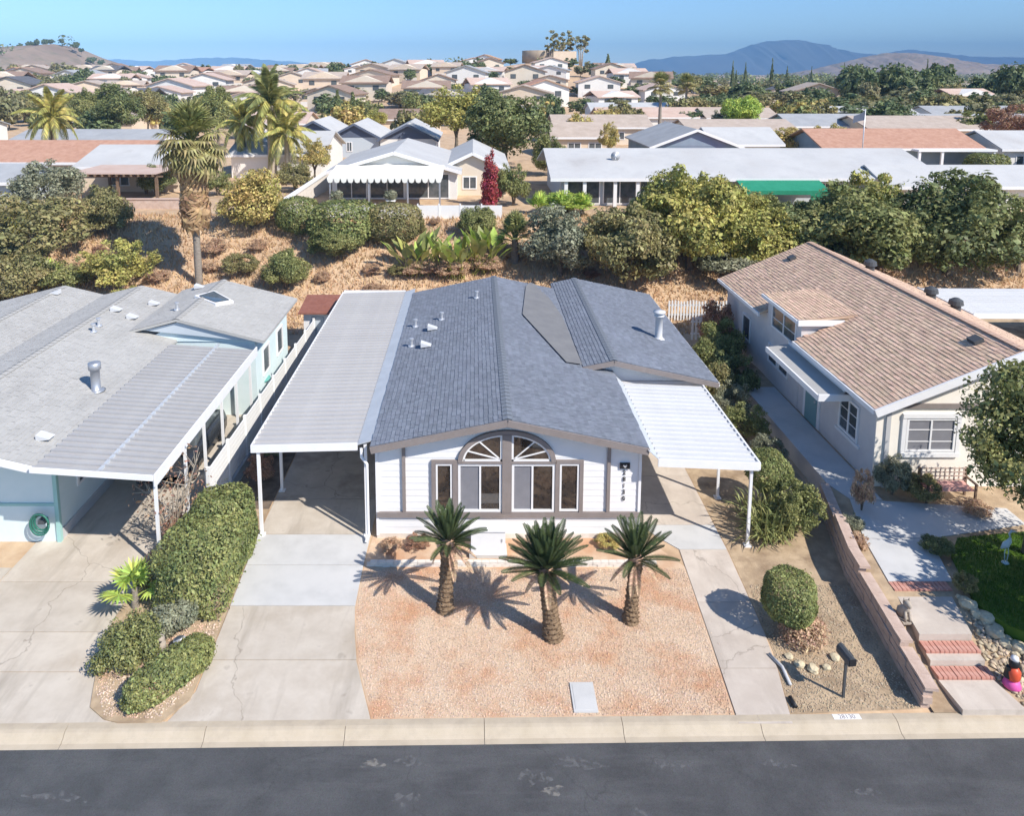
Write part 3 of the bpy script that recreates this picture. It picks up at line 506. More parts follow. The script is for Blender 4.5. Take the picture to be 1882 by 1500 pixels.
# ================================================================ mint house on the left
lh = thing('house', 'pale mint house with three low pale grey gable roofs', 'house', (-16, 20.4, 0))
b = MB(); b.prismy([(-23.6, 0), (-12.5, 0), (-12.5, 3.15), (-15.6, 4.0), (-17.4, 3.55), (-19.2, 4.0), (-23.6, 2.85)], 20.4, 33.2); b.box(-12.49, 28.7, 0, -8.95, 33.7, 3.2); b.prismy([(-13.5, 3.2), (-8.95, 3.2), (-12, 4.0)], 28.65, 33.7); lw = b.build('wall', 'mint', lh)
MB().box(-12.56, 20.34, 0, -12.44, 20.46, 3.05).build('corner_board', 'mint_trim', lh); MB().box(-23.6, 20.36, 1.18, -12.56, 20.4, 1.26).build('trim_board', 'mint_trim', lh)
MB().box(-12.5, 20.5, .0, -12.46, 28.6, .35).build('skirting', 'sill_grey', lh)
win(lh, 'x', -12.5, 21.5, 23.1, 1.15, 2.35, .09, (22.3,), sg=1, gm='glass_cool'); win(lh, 'x', -12.5, 25, 26.2, 1.15, 2.35, .09, (25.6,), sg=1, gm='glass_cool'); win(lh, 'x', -8.95, 29.6, 30.6, 1.3, 2.5, .08, (), sg=1, gm='glass_cool'); win(lh, 'x', -8.95, 31.8, 32.8, 1.3, 2.5, .08, (), sg=1, gm='glass_cool')
rs = [((-15.6, 4.15), (-12.1, 3.27), 18.9, 33.4), ((-15.6, 4.15), (-17.4, 3.7), 18.9, 33.4), ((-19.2, 4.15), (-17.4, 3.7), 18.9, 33.4), ((-19.2, 4.15), (-24, 2.95), 18.9, 33.4), ((-12, 4.22), (-8.5, 3.3), 28.4, 34.1), ((-12, 4.22), (-13.95, 3.72), 28.4, 34.1)]
dk = MB()
for (xa, za), (xb, zb), y0, y1 in rs: q = [(xa, za - .1), (xb, zb - .1), (xb, zb), (xa, za)]; dk.prismy(q, y0, y1)
lr = dk.build('roof', 'shingle_pale', lh)
for i, ((xa, za), (xb, zb), y0, y1) in enumerate(rs):
    m = MB(); kp = (lambda p: not (p.y > 28.4 and p.x > -13.9)) if i == 0 else None
    shingles(m, (xb, y0, zb), (0, y1 - y0, 0), (xa - xb, 0, za - zb), .15, .4, 40 + i, .014, kp); m.build('shingles', 'shingle_pale', lr, kind='stuff')
ridge(-15.6, 4.15, 18.9, 33.2, 'shingle_pale', lr); ridge(-19.2, 4.15, 18.9, 33.2, 'shingle_pale', lr); ridge(-12, 4.22, 28.4, 34, 'shingle_pale', lr)
m = MB(); m.bar((-15.6, 18.86, 4.06), (-12.1, 18.86, 3.18), .05, .2); m.bar((-15.6, 18.865, 4.06), (-17.4, 18.865, 3.61), .05, .2); m.bar((-19.2, 18.86, 4.06), (-17.4, 18.86, 3.61), .05, .2); m.bar((-19.2, 18.865, 4.06), (-24, 18.865, 2.86), .05, .2); m.build('rake_board', 'white_paint', lh)
m = MB(); m.prismy([(-13.4, 3.72), (-8.75, 3.22), (-12, 4.05)], 28.52, 28.58); m.build('gable_shade', 'wall_greyblue', lh)  # grey-blue sheet over the mint gable, its shade put into the colour
MB().lathe([(.30, 0), (.2, .03), (.15, .06), (.15, .75), (.2, .76), (.2, .98), (.14, 1.0), (0, 1.02)], (-12.75, 23.5, 3.42), 18).build('chimney', 'metal_grey', lh, True)
for x, y, k in [(-12.55, 20.2, 1), (-15.0, 28.2, 0), (-15.13, 29.96, 1), (-14.3, 29.61, 1), (-14.21, 31.5, 1), (-12.6, 30.03, 0), (-12.94, 33.5, 1), (-19.0, 32.2, 1), (-14.9, 27.6, 0)]:
    zz = 4.15 - .2514 * abs(x + 15.6) if x > -17 and x < -13.95 else 4.1 if x < -17 else 4.22 - .26 * abs(x + 12) if y > 28.4 else 4.15 - .2514 * abs(x + 15.6)
    link('roof_vent' if k else 'vent_pipe', vent if k else cyl, lr, (x, y, zz + .02), (0, 0, 0 if x > -15.6 else math.pi))
s2 = MB().hexa([(-12.4, 31.45, 4.12), (-11.2, 30.7, 4.02), (-10.7, 31.5, 3.9), (-11.75, 32.1, 4.16), (-12.4, 31.45, 4.27), (-11.2, 30.7, 4.14), (-10.7, 31.5, 4.02), (-11.75, 32.1, 4.3)]).build('skylight', 'white_paint', lr)
MB().add([(-12.2, 31.45, 4.283), (-11.25, 30.85, 4.175), (-10.85, 31.5, 4.068), (-11.72, 31.98, 4.318)], [(0, 1, 2, 3)]).build('pane', 'glass_cool', s2)
# white fence on a grey wall between the two lots
fe = thing('fence', 'white vinyl board fence on a grey wall beside the carport', 'fence', (-8.3, 21.3, 0), math.atan(-.3 / 17.7))
MB().box(-.1, 0, 0, .1, 17.7, .36).build('base_wall', 'grey_wall', fe, world=False)
pst = MB().box(-.055, -.055, .34, .055, .055, 1.86).me('post', 'vinyl'); plk = MB().box(-.02, .06, 0, .02, 1.71, .155).me('board', 'vinyl')
for i in range(11):
    link('post', pst, fe, (0, .06 + i * 1.765, 0))
    if i < 10:
        for c in range(8): link('board', plk, fe, (0, .06 + i * 1.765, .42 + c * .17))
sd = thing('garden_shed', 'small shed with rusty red roof behind the mint house', 'shed', (-7.9, 36.5, 0))
MB().box(-8.6, 35.6, 0, -7.2, 37.2, 2.1).build('wall', 'white_wall', sd); MB().hexa([(-8.8, 35.3, 2.1), (-7.0, 35.3, 2.1), (-7.0, 37.4, 2.4), (-8.8, 37.4, 2.4), (-8.8, 35.3, 2.18), (-7.0, 35.3, 2.18), (-7.0, 37.4, 2.48), (-8.8, 37.4, 2.48)]).build('roof', 'rust', sd)
MB().box(-8.2, 35.57, .1, -7.6, 35.6, 1.9).build('door', 'wall_greyblue', sd)
# hose reel on the mint wall
hr = thing('garden_hose', 'coiled green garden hose on the mint wall', 'hose', (-12.9, 20.2, .5))
for k, r_ in enumerate((.2, .24, .28)):
    m = MB(); m.tube([(r_ * math.cos(t * .3), -.05 * k, .25 + r_ * 1.2 * math.sin(t * .3)) for t in range(22)], .03, 6); m.build('coil', 'hose_green', hr, True, False)
MB().box(-.1, -.02, .2, .1, .18, .32).build('bracket', 'dark_metal', hr, world=False)
# ================================================================ tan-roofed house on the right
rh = thing('house', 'cream stucco house with tan shingle roof and white side porch', 'house', (15, 22.4, .6))
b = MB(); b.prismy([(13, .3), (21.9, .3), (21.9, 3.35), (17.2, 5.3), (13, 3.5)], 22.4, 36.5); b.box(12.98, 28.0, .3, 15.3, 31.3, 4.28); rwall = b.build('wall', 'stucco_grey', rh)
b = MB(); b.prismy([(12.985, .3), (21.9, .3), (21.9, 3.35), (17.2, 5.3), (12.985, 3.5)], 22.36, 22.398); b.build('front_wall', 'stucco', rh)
SL = (5.45 - 3.5) / (17.2 - 12.65)
dk = MB(); dk.prismy([(12.65, 3.4), (17.2, 5.35), (17.2, 5.45), (12.65, 3.5)], 21.9, 27.9); dk.prismy([(12.65, 3.4), (17.2, 5.35), (17.2, 5.45), (12.65, 3.5)], 31.4, 36.9); dk.prismy([(14.5, 3.4 + SL * 1.85), (17.2, 5.35), (17.2, 5.45), (14.5, 3.5 + SL * 1.85)], 27.9, 31.4); dk.prismy([(17.205, 5.35), (22.4, 3.12), (22.4, 3.22), (17.205, 5.45)], 21.9, 36.9)
dk.hexa([(12.8, 27.9, 4.25), (15.2, 27.9, 4.48), (15.2, 31.5, 4.48), (12.8, 31.5, 4.25), (12.8, 27.9, 4.35), (15.2, 27.9, 4.58), (15.2, 31.5, 4.58), (12.8, 31.5, 4.35)])
rr = dk.build('roof', 'shingle_tan', rh)
def kd(p): return not (27.9 < p.y < 31.5 and p.x < 15.1)
for i, a in enumerate((((12.65, 21.9, 3.5), (0, 15, 0), (4.55, 0, 1.95), .15, .3, 61, .02, kd, .007), ((22.4, 21.9, 3.22), (0, 15, 0), (-5.2, 0, 2.23), .15, .3, 62, .02, None, .007), ((12.8, 27.9, 4.35), (0, 3.6, 0), (2.5, 0, .24), .15, .3, 63, .02, None, .007))):
    m = MB(); shingles(m, *a); m.build('shingles', 'shingle_tan', rr, kind='stuff')
ridge(17.2, 5.47, 21.9, 36.7, 'shingle_tan', rr)
m = MB(); m.bar((12.65, 21.86, 3.38), (17.2, 21.86, 5.33), .06, .26); m.bar((17.2, 21.865, 5.33), (22.4, 21.865, 3.1), .06, .26); m.build('rake_board', 'white_paint', rh)
MB().box(12.76, 27.82, 4.14, 15.0, 27.9, 4.36).box(12.72, 27.9, 4.2, 12.8, 31.5, 4.35).build('dormer_fascia', 'white_paint', rh); MB().box(12.58, 21.9, 3.34, 12.65, 27.9, 3.5).build('gutter', 'white_paint', rh); MB().box(12.58, 31.4, 3.34, 12.65, 36.9, 3.5).build('gutter', 'white_paint', rh)
win(rh, 'x', 12.98, 28.4, 30.8, 3.1, 4.15, .07, (29.6,), (3.55,), gm='glass_cool'); win(rh, 'x', 12.98, 28.9, 29.9, 1.45, 2.3, .08, gm='glass_cool'); win(rh, 'x', 12.98, 30.0, 31.0, 1.45, 2.3, .08, gm='glass_cool'); win(rh, 'x', 13.0, 23.4, 24.7, 1.55, 2.85, .09, (24.05,), (2.0, 2.4), gm='glass_cool'); win(rh, 'x', 13.0, 33.2, 34.2, 1.4, 2.6, .08, gm='glass_cool')
MB().box(12.93, 23.25, 1.42, 13.0, 24.85, 1.53).build('sill', 'white_paint', rh)
d = MB().box(12.95, 26.3, .65, 13.0, 27.25, 2.75).build('door', 'wall_teal', rh); MB().box(12.90, 26.38, 1.6, 12.95, 26.44, 1.7).build('handle', 'galv', d); MB().box(12.96, 26.1, .65, 13.0, 26.28, 2.85).box(12.96, 27.27, .65, 13.0, 27.45, 2.85).build('door_trim', 'white_paint', rh)
pr_ = MB().hexa([(11.9, 24.0, 2.86), (13.3, 24.0, 3.05), (13.3, 28.6, 3.05), (11.9, 28.6, 2.86), (11.9, 24.0, 3.0), (13.3, 24.0, 3.2), (13.3, 28.6, 3.2), (11.9, 28.6, 3.0)]).build('porch_roof', 'shingle_pale', rh)
MB().box(11.84, 23.94, 2.82, 13.1, 24.0, 3.06).box(11.84, 24.0, 2.8, 11.9, 28.6, 3.01).box(12.75, 24.0, 3.0, 12.98, 28.6, 3.24).build('porch_fascia', 'white_paint', rh)
win(rh, 'y', 22.36, 13.95, 15.55, 1.85, 3.0, .07, (14.75,), (2.2, 2.6), gm='glass_screen')
m = MB(); m.box(13.8, 22.28, 3.02, 15.7, 22.36, 3.16); m.box(13.8, 22.28, 1.68, 15.7, 22.36, 1.82); m.box(13.8, 22.30, 1.82, 13.93, 22.36, 3.02); m.box(15.57, 22.30, 1.82, 15.7, 22.36, 3.02); m.build('window_trim', 'white_paint', rh)
MB().box(13.3, 22.3, 3.34, 21.5, 22.36, 3.5).build('trim_board', 'taupe', rh); MB().box(13.28, 22.3, .6, 13.42, 22.36, 3.4).build('trim_board', 'sill_grey', rh)
bv = MB().box(-.16, -.2, 0, .16, .2, .14).me('roof_vent', 'dark_metal'); tv = MB().lathe([(.2, 0), (.2, .25), (.3, .27), (.26, .45), (.1, .55), (0, .56)], k=14).me('turbine_vent', 'dark_metal')
for x, y in ((16.6, 23.3), (15.8, 35.6)): link('roof_vent', bv, rr, (x, y, 3.5 + SL * (x - 12.65) + .02), (0, -.4, 0))
for x, y in ((20.3, 31.6), (20.5, 30.2), (18.6, 33.6)): link('turbine_vent', tv, rr, (x, y, 5.45 - .429 * (x - 17.2) - .03))
carport('patio_cover', 'white slatted patio roof behind the tan shingle house', 23.0, 33, 32.6, 36.9, 3.0, 2.95, .3, 'metal_white', [(23.2, 33), (27, 33), (31, 33)], zb=.6, foot=False)
# ================================================================ foliage library
def cloud(lobes, n, size, seed, shell=.6, up=.35, p=2., asp=.55, zmin=None, bu=.13, gap=0.):
    g = np.random.default_rng(seed); Lb = np.array(lobes, float); w = (Lb[:, 3] * Lb[:, 4] * Lb[:, 5]) ** (2 / 3); k = g.choice(len(Lb), n, p=w / w.sum())
    d = g.normal(size=(n, 3)); d /= np.linalg.norm(d, axis=1)[:, None]
    q = d / ((np.abs(d) ** p).sum(1) ** (1 / p))[:, None]
    ph = g.uniform(0, 6.28, (len(Lb), 3))[k]; bumpy = 1 + bu * (np.sin(5 * d[:, 0] + ph[:, 0]) * np.sin(4 * d[:, 1] + ph[:, 1]) + np.sin(6 * d[:, 2] + ph[:, 2]) * .6)
    r = (shell + (1 - shell) * np.sqrt(g.uniform(0, 1, n))) * bumpy
    r = r * np.where(g.random(n) < .05, g.uniform(1., 1.11, n), 1.)
    P = Lb[k, :3] + q * Lb[k, 3:6] * r[:, None]
    nn = d * .9 + g.normal(size=(n, 3)) * .65 + np.array([0, 0, up]); nn /= np.linalg.norm(nn, axis=1)[:, None]
    t = np.cross(nn, g.normal(size=(n, 3))); t /= np.linalg.norm(t, axis=1)[:, None]; b = np.cross(nn, t)
    s = (size * np.clip(np.exp(g.normal(-.05, .38, n)), .4, 2.2))[:, None]
    V = np.stack([P - t * s, P + b * s * asp + nn * s * .15, P + t * s, P - b * s * asp + nn * s * .15], 1)
    ok = np.ones(n, bool)
    if gap:
        fz_ = 4.3; h0 = g.uniform(0, 6.28, 6); ok &= (np.sin(fz_ * P[:, 0] + h0[0] + 1.7 * np.sin(3.1 * P[:, 2] + h0[3])) + np.sin(fz_ * P[:, 1] + h0[1] + 1.7 * np.sin(2.7 * P[:, 0] + h0[4])) + np.sin(fz_ * 1.3 * P[:, 2] + h0[2] + 1.5 * np.sin(3.3 * P[:, 1] + h0[5]))) < 3 * (1 - gap) - 1.2
    if zmin is not None: ok &= P[:, 2] > zmin
    V = V[ok]
    V = V.reshape(-1, 3); return V, np.arange(len(V)).reshape(-1, 4)
def lobes_round(n, seed, spread=.55, r=(.38, .6), flat=1.):
    g = random.Random(seed); L = [(0, 0, 0, .62, .62, .62 * flat)]
    for i in range(n):
        a = 6.283 * i / n * 2.4 + g.uniform(-.4, .4); z = g.uniform(-.55, .75); q = spread * math.sqrt(max(.05, 1 - z * z * .8)); rr = g.uniform(*r)
        L.append((q * math.cos(a), q * math.sin(a), z * .6 * flat, rr, rr, rr * .85))
    for i in range(n + 6):
        a = g.uniform(0, 6.283); z = g.uniform(-.5, .95); q = g.uniform(.62, .98) * math.sqrt(max(.05, 1 - z * z)); rr = g.uniform(.12, .26)
        L.append((q * math.cos(a), q * math.sin(a), z * .85 * flat, rr, rr, rr * .9))
    return L
LIB = {}
for i in range(3): LIB['round%d' % i] = npmesh('crown', *cloud(lobes_round(11, 20 + i), 26000, .034, 30 + i, .45, gap=(.22, .32, .16)[i]), 'lf_mid')
for i in range(3): LIB['airy%d' % i] = npmesh('crown', *cloud(lobes_round(15, 50 + i, .72, (.2, .42)), 15000, .036, 60 + i, .25, gap=.36), 'lf_mid')
for i in range(2): LIB['oval%d' % i] = npmesh('crown', *cloud([(.15 * math.sin(j * 2.4), .15 * math.cos(j * 2.4), -1 + j * .28, .5 * (1 - abs(j - 2.5) / 5.5), .5 * (1 - abs(j - 2.5) / 5.5), .35) for j in range(8)], 5000, .05, 70 + i, .4), 'lf_mid')
LIB['box0'] = npmesh('crown', *cloud([(0, 0, 0, 1, 1, 1)], 11000, .045, 80, .86, p=3.2, bu=.05), 'lf_mid')
LIB['cone0'] = npmesh('crown', *cloud([(0, 0, -1 + j * .25, .95 * (1 - j / 8.5), .95 * (1 - j / 8.5), .22) for j in range(8)], 3500, .09, 82, .5), 'lf_mid')
for i in range(4): LIB['far%d' % i] = npmesh('crown', *cloud(lobes_round(8 + i, 90 + i, .6, (.3, .55)), 1500, .11, 95 + i, .5), 'lf_far')
LIB['farcone0'] = npmesh('crown', *cloud([(0, 0, -1 + j * .25, .95 * (1 - j / 8.5), .95 * (1 - j / 8.5), .22) for j in range(8)], 700, .16, 85, .5), 'lf_far')
def trunk_mesh(seed, limbs=5):
    g = random.Random(seed); m = MB(); m.tube([(0, 0, -.15), (.02, .01, .3), (.05, -.02, .6), (.03, .03, 1.0)], [.14, .10, .085, .07], 8)
    for i in range(limbs):
        a = 6.283 * i / limbs + g.uniform(-.3, .3); l = g.uniform(.5, .9); m.tube([(.03, 0, .75), (.03 + .25 * l * math.cos(a), .25 * l * math.sin(a), 1.1), (.03 + .6 * l * math.cos(a), .6 * l * math.sin(a), 1.5)], [.06, .045, .015], 5)
    return m.me('trunk', 'bark')
TRK = [trunk_mesh(i) for i in range(3)]
stemM = MB()
for i in range(6): a = i * 1.05; stemM.tube([(.03 * math.cos(a), .03 * math.sin(a), -.1), (.2 * math.cos(a), .2 * math.sin(a), .5), (.5 * math.cos(a), .5 * math.sin(a), 1.)], [.06, .045, .015], 5)
STEM = stemM.me('stem', 'bark')
def setmat(o, m):
    o.material_slots[0].link = 'OBJECT'; o.material_slots[0].material = MATS[m]
cnt = [0]
def plant(name, label, cat, loc, r, h, kind, mat, group=None, tall=None):
    cnt[0] += 1; i = cnt[0]; keys = [k for k in LIB if k[:-1] == kind]; me = LIB[keys[i % len(keys)]]
    t = thing(name, label, cat, loc, (i * 1.7) % 6.28, group)
    tree = tall if tall is not None else h > 4.2
    base = h * (.22 if tree and loc[1] > 55 and r < 4.5 else -.02); cz = (h + base) / 2; sz = (h - base) / 2
    if kind == 'cone': base = .3
    ext = 1.05 if kind in ('round', 'airy', 'far') else 1.0
    c = link('crown' if tree else 'foliage', me, t, (0, 0, cz), (0, 0, 0), (r / ext, r / ext, sz / (1.0 if kind == 'box' else .98))); setmat(c, mat)
    if tree: link('trunk', TRK[i % 3], t, (0, 0, 0), (0, 0, 0), (r * .6, r * .6, cz * .62))
    else: link('stem', STEM, t, (0, 0, 0), (0, 0, 0), (r * .6, r * .6, cz))
    return t
VEG = [
    (-28.3, 45.0, 1.71, 3.64, 5.04, 'airy', 'lf_olive', 'dusty olive shrub mass at the left end of the bank'),
    (-27.4, 42.1, 0.39, 2.35, 3.56, 'round', 'lf_olive', 'olive shrub against the back of the mint roof'),
    (-24.8, 48.3, 3.27, 1.94, 3.53, 'round', 'lf_olive', 'rounded olive shrub below the patio pergola'),
    (-30.6, 52.3, 4.0, 2.64, 3.93, 'airy', 'lf_grey', 'loose grey green shrub beside the terracotta roof'),
    (-21.5, 43.4, 0.97, 2.42, 3.2, 'airy', 'lf_yel', 'yellow green shrub behind the middle mint gable'),
    (-24.9, 43.2, 0.81, 1.67, 2.43, 'airy', 'lf_mid', 'loose green shrub behind the left mint gable'),
    (-15.3, 49.7, 3.49, 2.42, 4.14, 'round', 'lf_gold', 'round golden green shrub by the sloping white wall'),
    (-12.0, 49.1, 3.34, 1.3, 2.3, 'box', 'lf_hedge', 'clipped round hedge left of the white awning fence'),
    (-8.6, 47.4, 2.96, 2.07, 2.73, 'box', 'lf_hedge', 'clipped dark hedge below the white awning house'),
    (-5.3, 47.8, 3.07, 1.72, 2.39, 'box', 'lf_olive', 'clipped browning hedge under the awning patio'),
    (-8.9, 45.8, 2.17, 1.76, 2.19, 'round', 'lf_mid', 'low green shrub in front of the clipped hedge'),
    (-11.5, 43.4, 0.98, 1.49, 2.65, 'round', 'lf_mid', 'bright green shrub near the rusty shed roof'),
    (-14.7, 44.7, 1.47, 1.27, 1.43, 'airy', 'lf_olive', 'low dry shrub beside the tall palm trunk'),
    (-17.0, 46.9, 2.28, 1.0, 1.12, 'airy', 'lf_brown', 'small dead brown shrub on the bank by the palm'),
    (0.2, 48.6, 3.04, 1.36, 2.32, 'round', 'lf_mid', 'green shrub at the end of the white fence'),
    (5.4, 44.7, 1.53, 2.58, 4.48, 'round', 'lf_grey', 'grey green shrub beside the fan palm on the bank'),
    (9.4, 43.2, 0.82, 3.06, 5.48, 'round', 'lf_olive', 'big olive bush directly behind the white house'),
    (13.6, 45.3, 1.9, 3.48, 6.77, 'round', 'lf_yel', 'tall yellow green bushy tree in front of the long white roof'),
    (17.4, 45.5, 1.77, 3.17, 4.7, 'round', 'lf_yel', 'low yellow green tree in the row before the green awning'),
    (20.7, 45.9, 1.88, 2.77, 4.2, 'round', 'lf_dark', 'dark tree in the row behind the tan roof ridge'),
    (23.6, 44.9, 1.62, 4.18, 5.9, 'round', 'lf_mid', 'broad bushy tree behind the tan roof'),
    (29.6, 44.7, 1.64, 4.16, 6.51, 'round', 'lf_dark', 'broad dark tree before the right hand white roof'),
    (34.3, 45.1, 1.67, 2.73, 5.11, 'airy', 'lf_mid', 'bushy tree at the right end of the bank'),
    (16.1, 44.5, 1.45, 2.49, 1.98, 'airy', 'lf_grey', 'low silvery shrub at the foot of the tree row'),
    (27.7, 46.2, 2.41, 2.35, 3.35, 'airy', 'lf_dark', 'dark shrub filling the gap between two broad trees'),
    (6.6, 52.3, 3.99, 1.98, 1.66, 'airy', 'lf_bright', 'bright leafy clump below the long white roof'),
    (3.0, 55.4, 4.0, 1.37, 3.67, 'airy', 'lf_mid', 'upright green shrub beside the red leaved tree'),
    (1.2, 54.9, 4.0, 1.5, 3.9, 'oval', 'lf_red', 'slender red leaved tree beside the white awning house'),
    (3.2, 78, 4.0, 5.1, 8.6, 'round', 'lf_dark', 'big dark green tree behind the awning house'),
    (-2.2, 86, 4.0, 4.0, 9.68, 'airy', 'lf_yel', 'tall yellow green tree left of the big dark tree'),
    (-50.7, 105, 4.0, 3.66, 8.86, 'round', 'lf_dark', 'dark round tree beyond the long white roof'),
    (-48.8, 110, 4.0, 2.83, 8.0, 'round', 'lf_olive', 'olive tree beside the dark round tree'),
    (-58.2, 112, 4.0, 2.88, 8.13, 'round', 'lf_mid', 'green tree left of the dark round tree'),
    (-35.0, 100, 4.0, 3.12, 8.55, 'round', 'lf_mid', 'green tree between the two palm groups'),
    (-23.2, 125, 4.0, 1.38, 7.27, 'cone', 'lf_dark', 'narrow dark conifer left of the conifer pair'),
    (-20.6, 125, 4.0, 1.38, 7.0, 'cone', 'lf_dark', 'narrow dark conifer beside another behind navy gables'),
    (-16.1, 120, 4.0, 2.21, 4.3, 'airy', 'lf_yel', 'small yellow tree near the navy gabled house'),
    (38.1, 105, 4.0, 3.29, 7.09, 'round', 'lf_bright', 'bright green tree beyond the long white roof'),
    (36.9, 108, 4.0, 2.39, 5.27, 'airy', 'lf_grey', 'grey shrubby tree beside the bright green tree'),
    (35.3, 84, 4.0, 2.96, 4.03, 'round', 'lf_gold', 'golden shrub behind the long white roof'),
    (32.9, 84, 4.0, 1.87, 3.53, 'round', 'lf_dark', 'dark shrub beside the golden shrub'),
    (43.5, 90, 4.0, 2.66, 4.13, 'round', 'lf_gold', 'golden green shrub left of the terracotta roof'),
    (64.2, 88, 4.0, 2.92, 6.47, 'airy', 'lf_rust', 'rust brown tree at the right edge'),
    (-14.5, 66, 4.0, 1.71, 4.42, 'airy', 'lf_gold', 'golden green tree right of the palm trunks'),
    (-15.3, 62, 4.0, 1.62, 3.14, 'airy', 'lf_olive', 'olive shrub by the sloping white wall'),
    (7.4, 72, 4.0, 1.87, 4.18, 'round', 'lf_mid', 'green tree left of the long white roof'),
    (14.7, 80, 4.0, 1.18, 5.02, 'airy', 'lf_gold', 'yellowing slim tree before the pale blue gable'),
    (-39.9, 66, 4.0, 1.48, 2.45, 'airy', 'lf_mid', 'green shrub below the tall left palm'),
    (-26.3, 60, 4.0, 1.57, 2.69, 'airy', 'lf_dark', 'dark shrub under the skirted palm crown'),
    (-21.2, 60, 4.0, 1.34, 2.24, 'airy', 'lf_mid', 'green shrub left of the palm trunks'),
    (15.6, 47.6, 2.6, 2.3, 5.2, 'round', 'lf_yel', 'small yellow tree top behind the tall bushy tree'),
    (19.0, 47.8, 2.8, 2.2, 3.4, 'round', 'lf_mid', 'leafy tree behind the olive tree in the row'),
    (26.4, 48.2, 2.9, 2.4, 5.0, 'airy', 'lf_yel', 'yellow green airy tree below the right white roof'),
    (32.0, 48.0, 2.9, 2.2, 4.6, 'airy', 'lf_mid', 'airy tree behind the broad dark tree'),
    (11.4, 47.5, 2.6, 1.7, 3.6, 'airy', 'lf_mid', 'green shrub beside the porch columns'),
    (-33, 44.5, 1.5, 2.2, 3.4, 'round', 'lf_mid', 'green bush at the far left end of the bank'),
    (-31.5, 47.5, 2.7, 2.4, 3.6, 'airy', 'lf_yel', 'yellow green bush under the grey roofed house'),
    (-20, 41.2, 0.3, 1.1, 1.5, 'airy', 'lf_yel', 'small yellow shrub behind the skylight gable'),
    (21.5, 44.0, 1.2, 1.6, 2.6, 'airy', 'lf_grey', 'silvery shrub behind the tan roof peak'),
    (24.8, 43.2, 0.9, 1.5, 1.8, 'airy', 'lf_brown', 'dry twiggy shrub behind the tan roof peak'),
]
for x, y, z, r, h, k, m, l in VEG:
    tree = 'tree' in l or 'conifer' in l
    plant(('conifer' if k == 'cone' else 'tree') if tree else ('hedge' if k == 'box' else 'shrub'), l, 'tree' if tree else 'hedge' if k == 'box' else 'shrub', (x, y, z), r, h, k, m)
g = random.Random(21)
for i in range(26):
    x = g.uniform(-30, 12); y = g.uniform(40, 50.5); plant('dry_brush', 'low clump of dry brush on the grassy bank', 'shrub', (x, y, gz(x, y)), g.uniform(.4, .9), g.uniform(.35, .9), 'airy', g.choice(('lf_brown', 'lf_brown', 'lf_olive', 'lf_rust')), 'dry brush on the bank')
# ---------------------------------------------------------------- palms
def frond_mesh(L, n, ll, droop, vee, mat, w=.035, twist=.0, rise=.55):
    m = MB(); pts = []
    for i in range(9):
        s = i / 8; pts.append(Vector((L * s * (1 - .12 * droop * s), 0, L * (rise * s - droop * s * s))))
    m.tube(pts, [.022 * L * .5 * (1 - .8 * i / 8) + .004 for i in range(9)], 3, False)
    for i in range(n):
        s = .12 + .88 * i / (n - 1); k = min(int(s * 8), 7); f = s * 8 - k; p = pts[k].lerp(pts[k + 1], f); d = (pts[k + 1] - pts[k]).normalized()
        l = ll * math.sin(math.pi * (.12 + .83 * s)) ** .6
        for sd in (-1, 1):
            q = p + d * (l * .55) + Vector((0, sd * l * math.cos(vee), l * math.sin(vee))); u = d * w
            mid = p.lerp(q, .5) + Vector((0, 0, abs(l) * .06))
            m.add([p - u * .5, p + u * .5, mid + u, q, mid - u], [(0, 1, 2, 4), (4, 2, 3)])
    return m.me('frond', mat)
def fan_mesh(L, n, mat, pet=.5, droop=.15):
    m = MB(); m.tube([(0, 0, 0), (L * pet * .5, 0, L * pet * .28), (L * pet, 0, L * pet * .45)], [.03 * L, .022 * L, .016 * L], 4, False); c = Vector((L * pet, 0, L * pet * .45))
    for i in range(n):
        a = R(-125 + 250 * i / (n - 1)); l = L * (1 - pet) * (1.0 - .25 * abs(a) / R(125)); d = Vector((math.cos(a), math.sin(a), .15 * math.cos(a))); s = Vector((-math.sin(a), math.cos(a), 0)) * (l * R(250 / n) * .52)
        e = c + d * l - Vector((0, 0, droop * l)); mid = c + d * l * .6
        m.add([c, mid - s * .62, e, mid + s * .62], [(0, 1, 3), (1, 2, 3)])
        mid = mid
    return m.me('frond', mat)
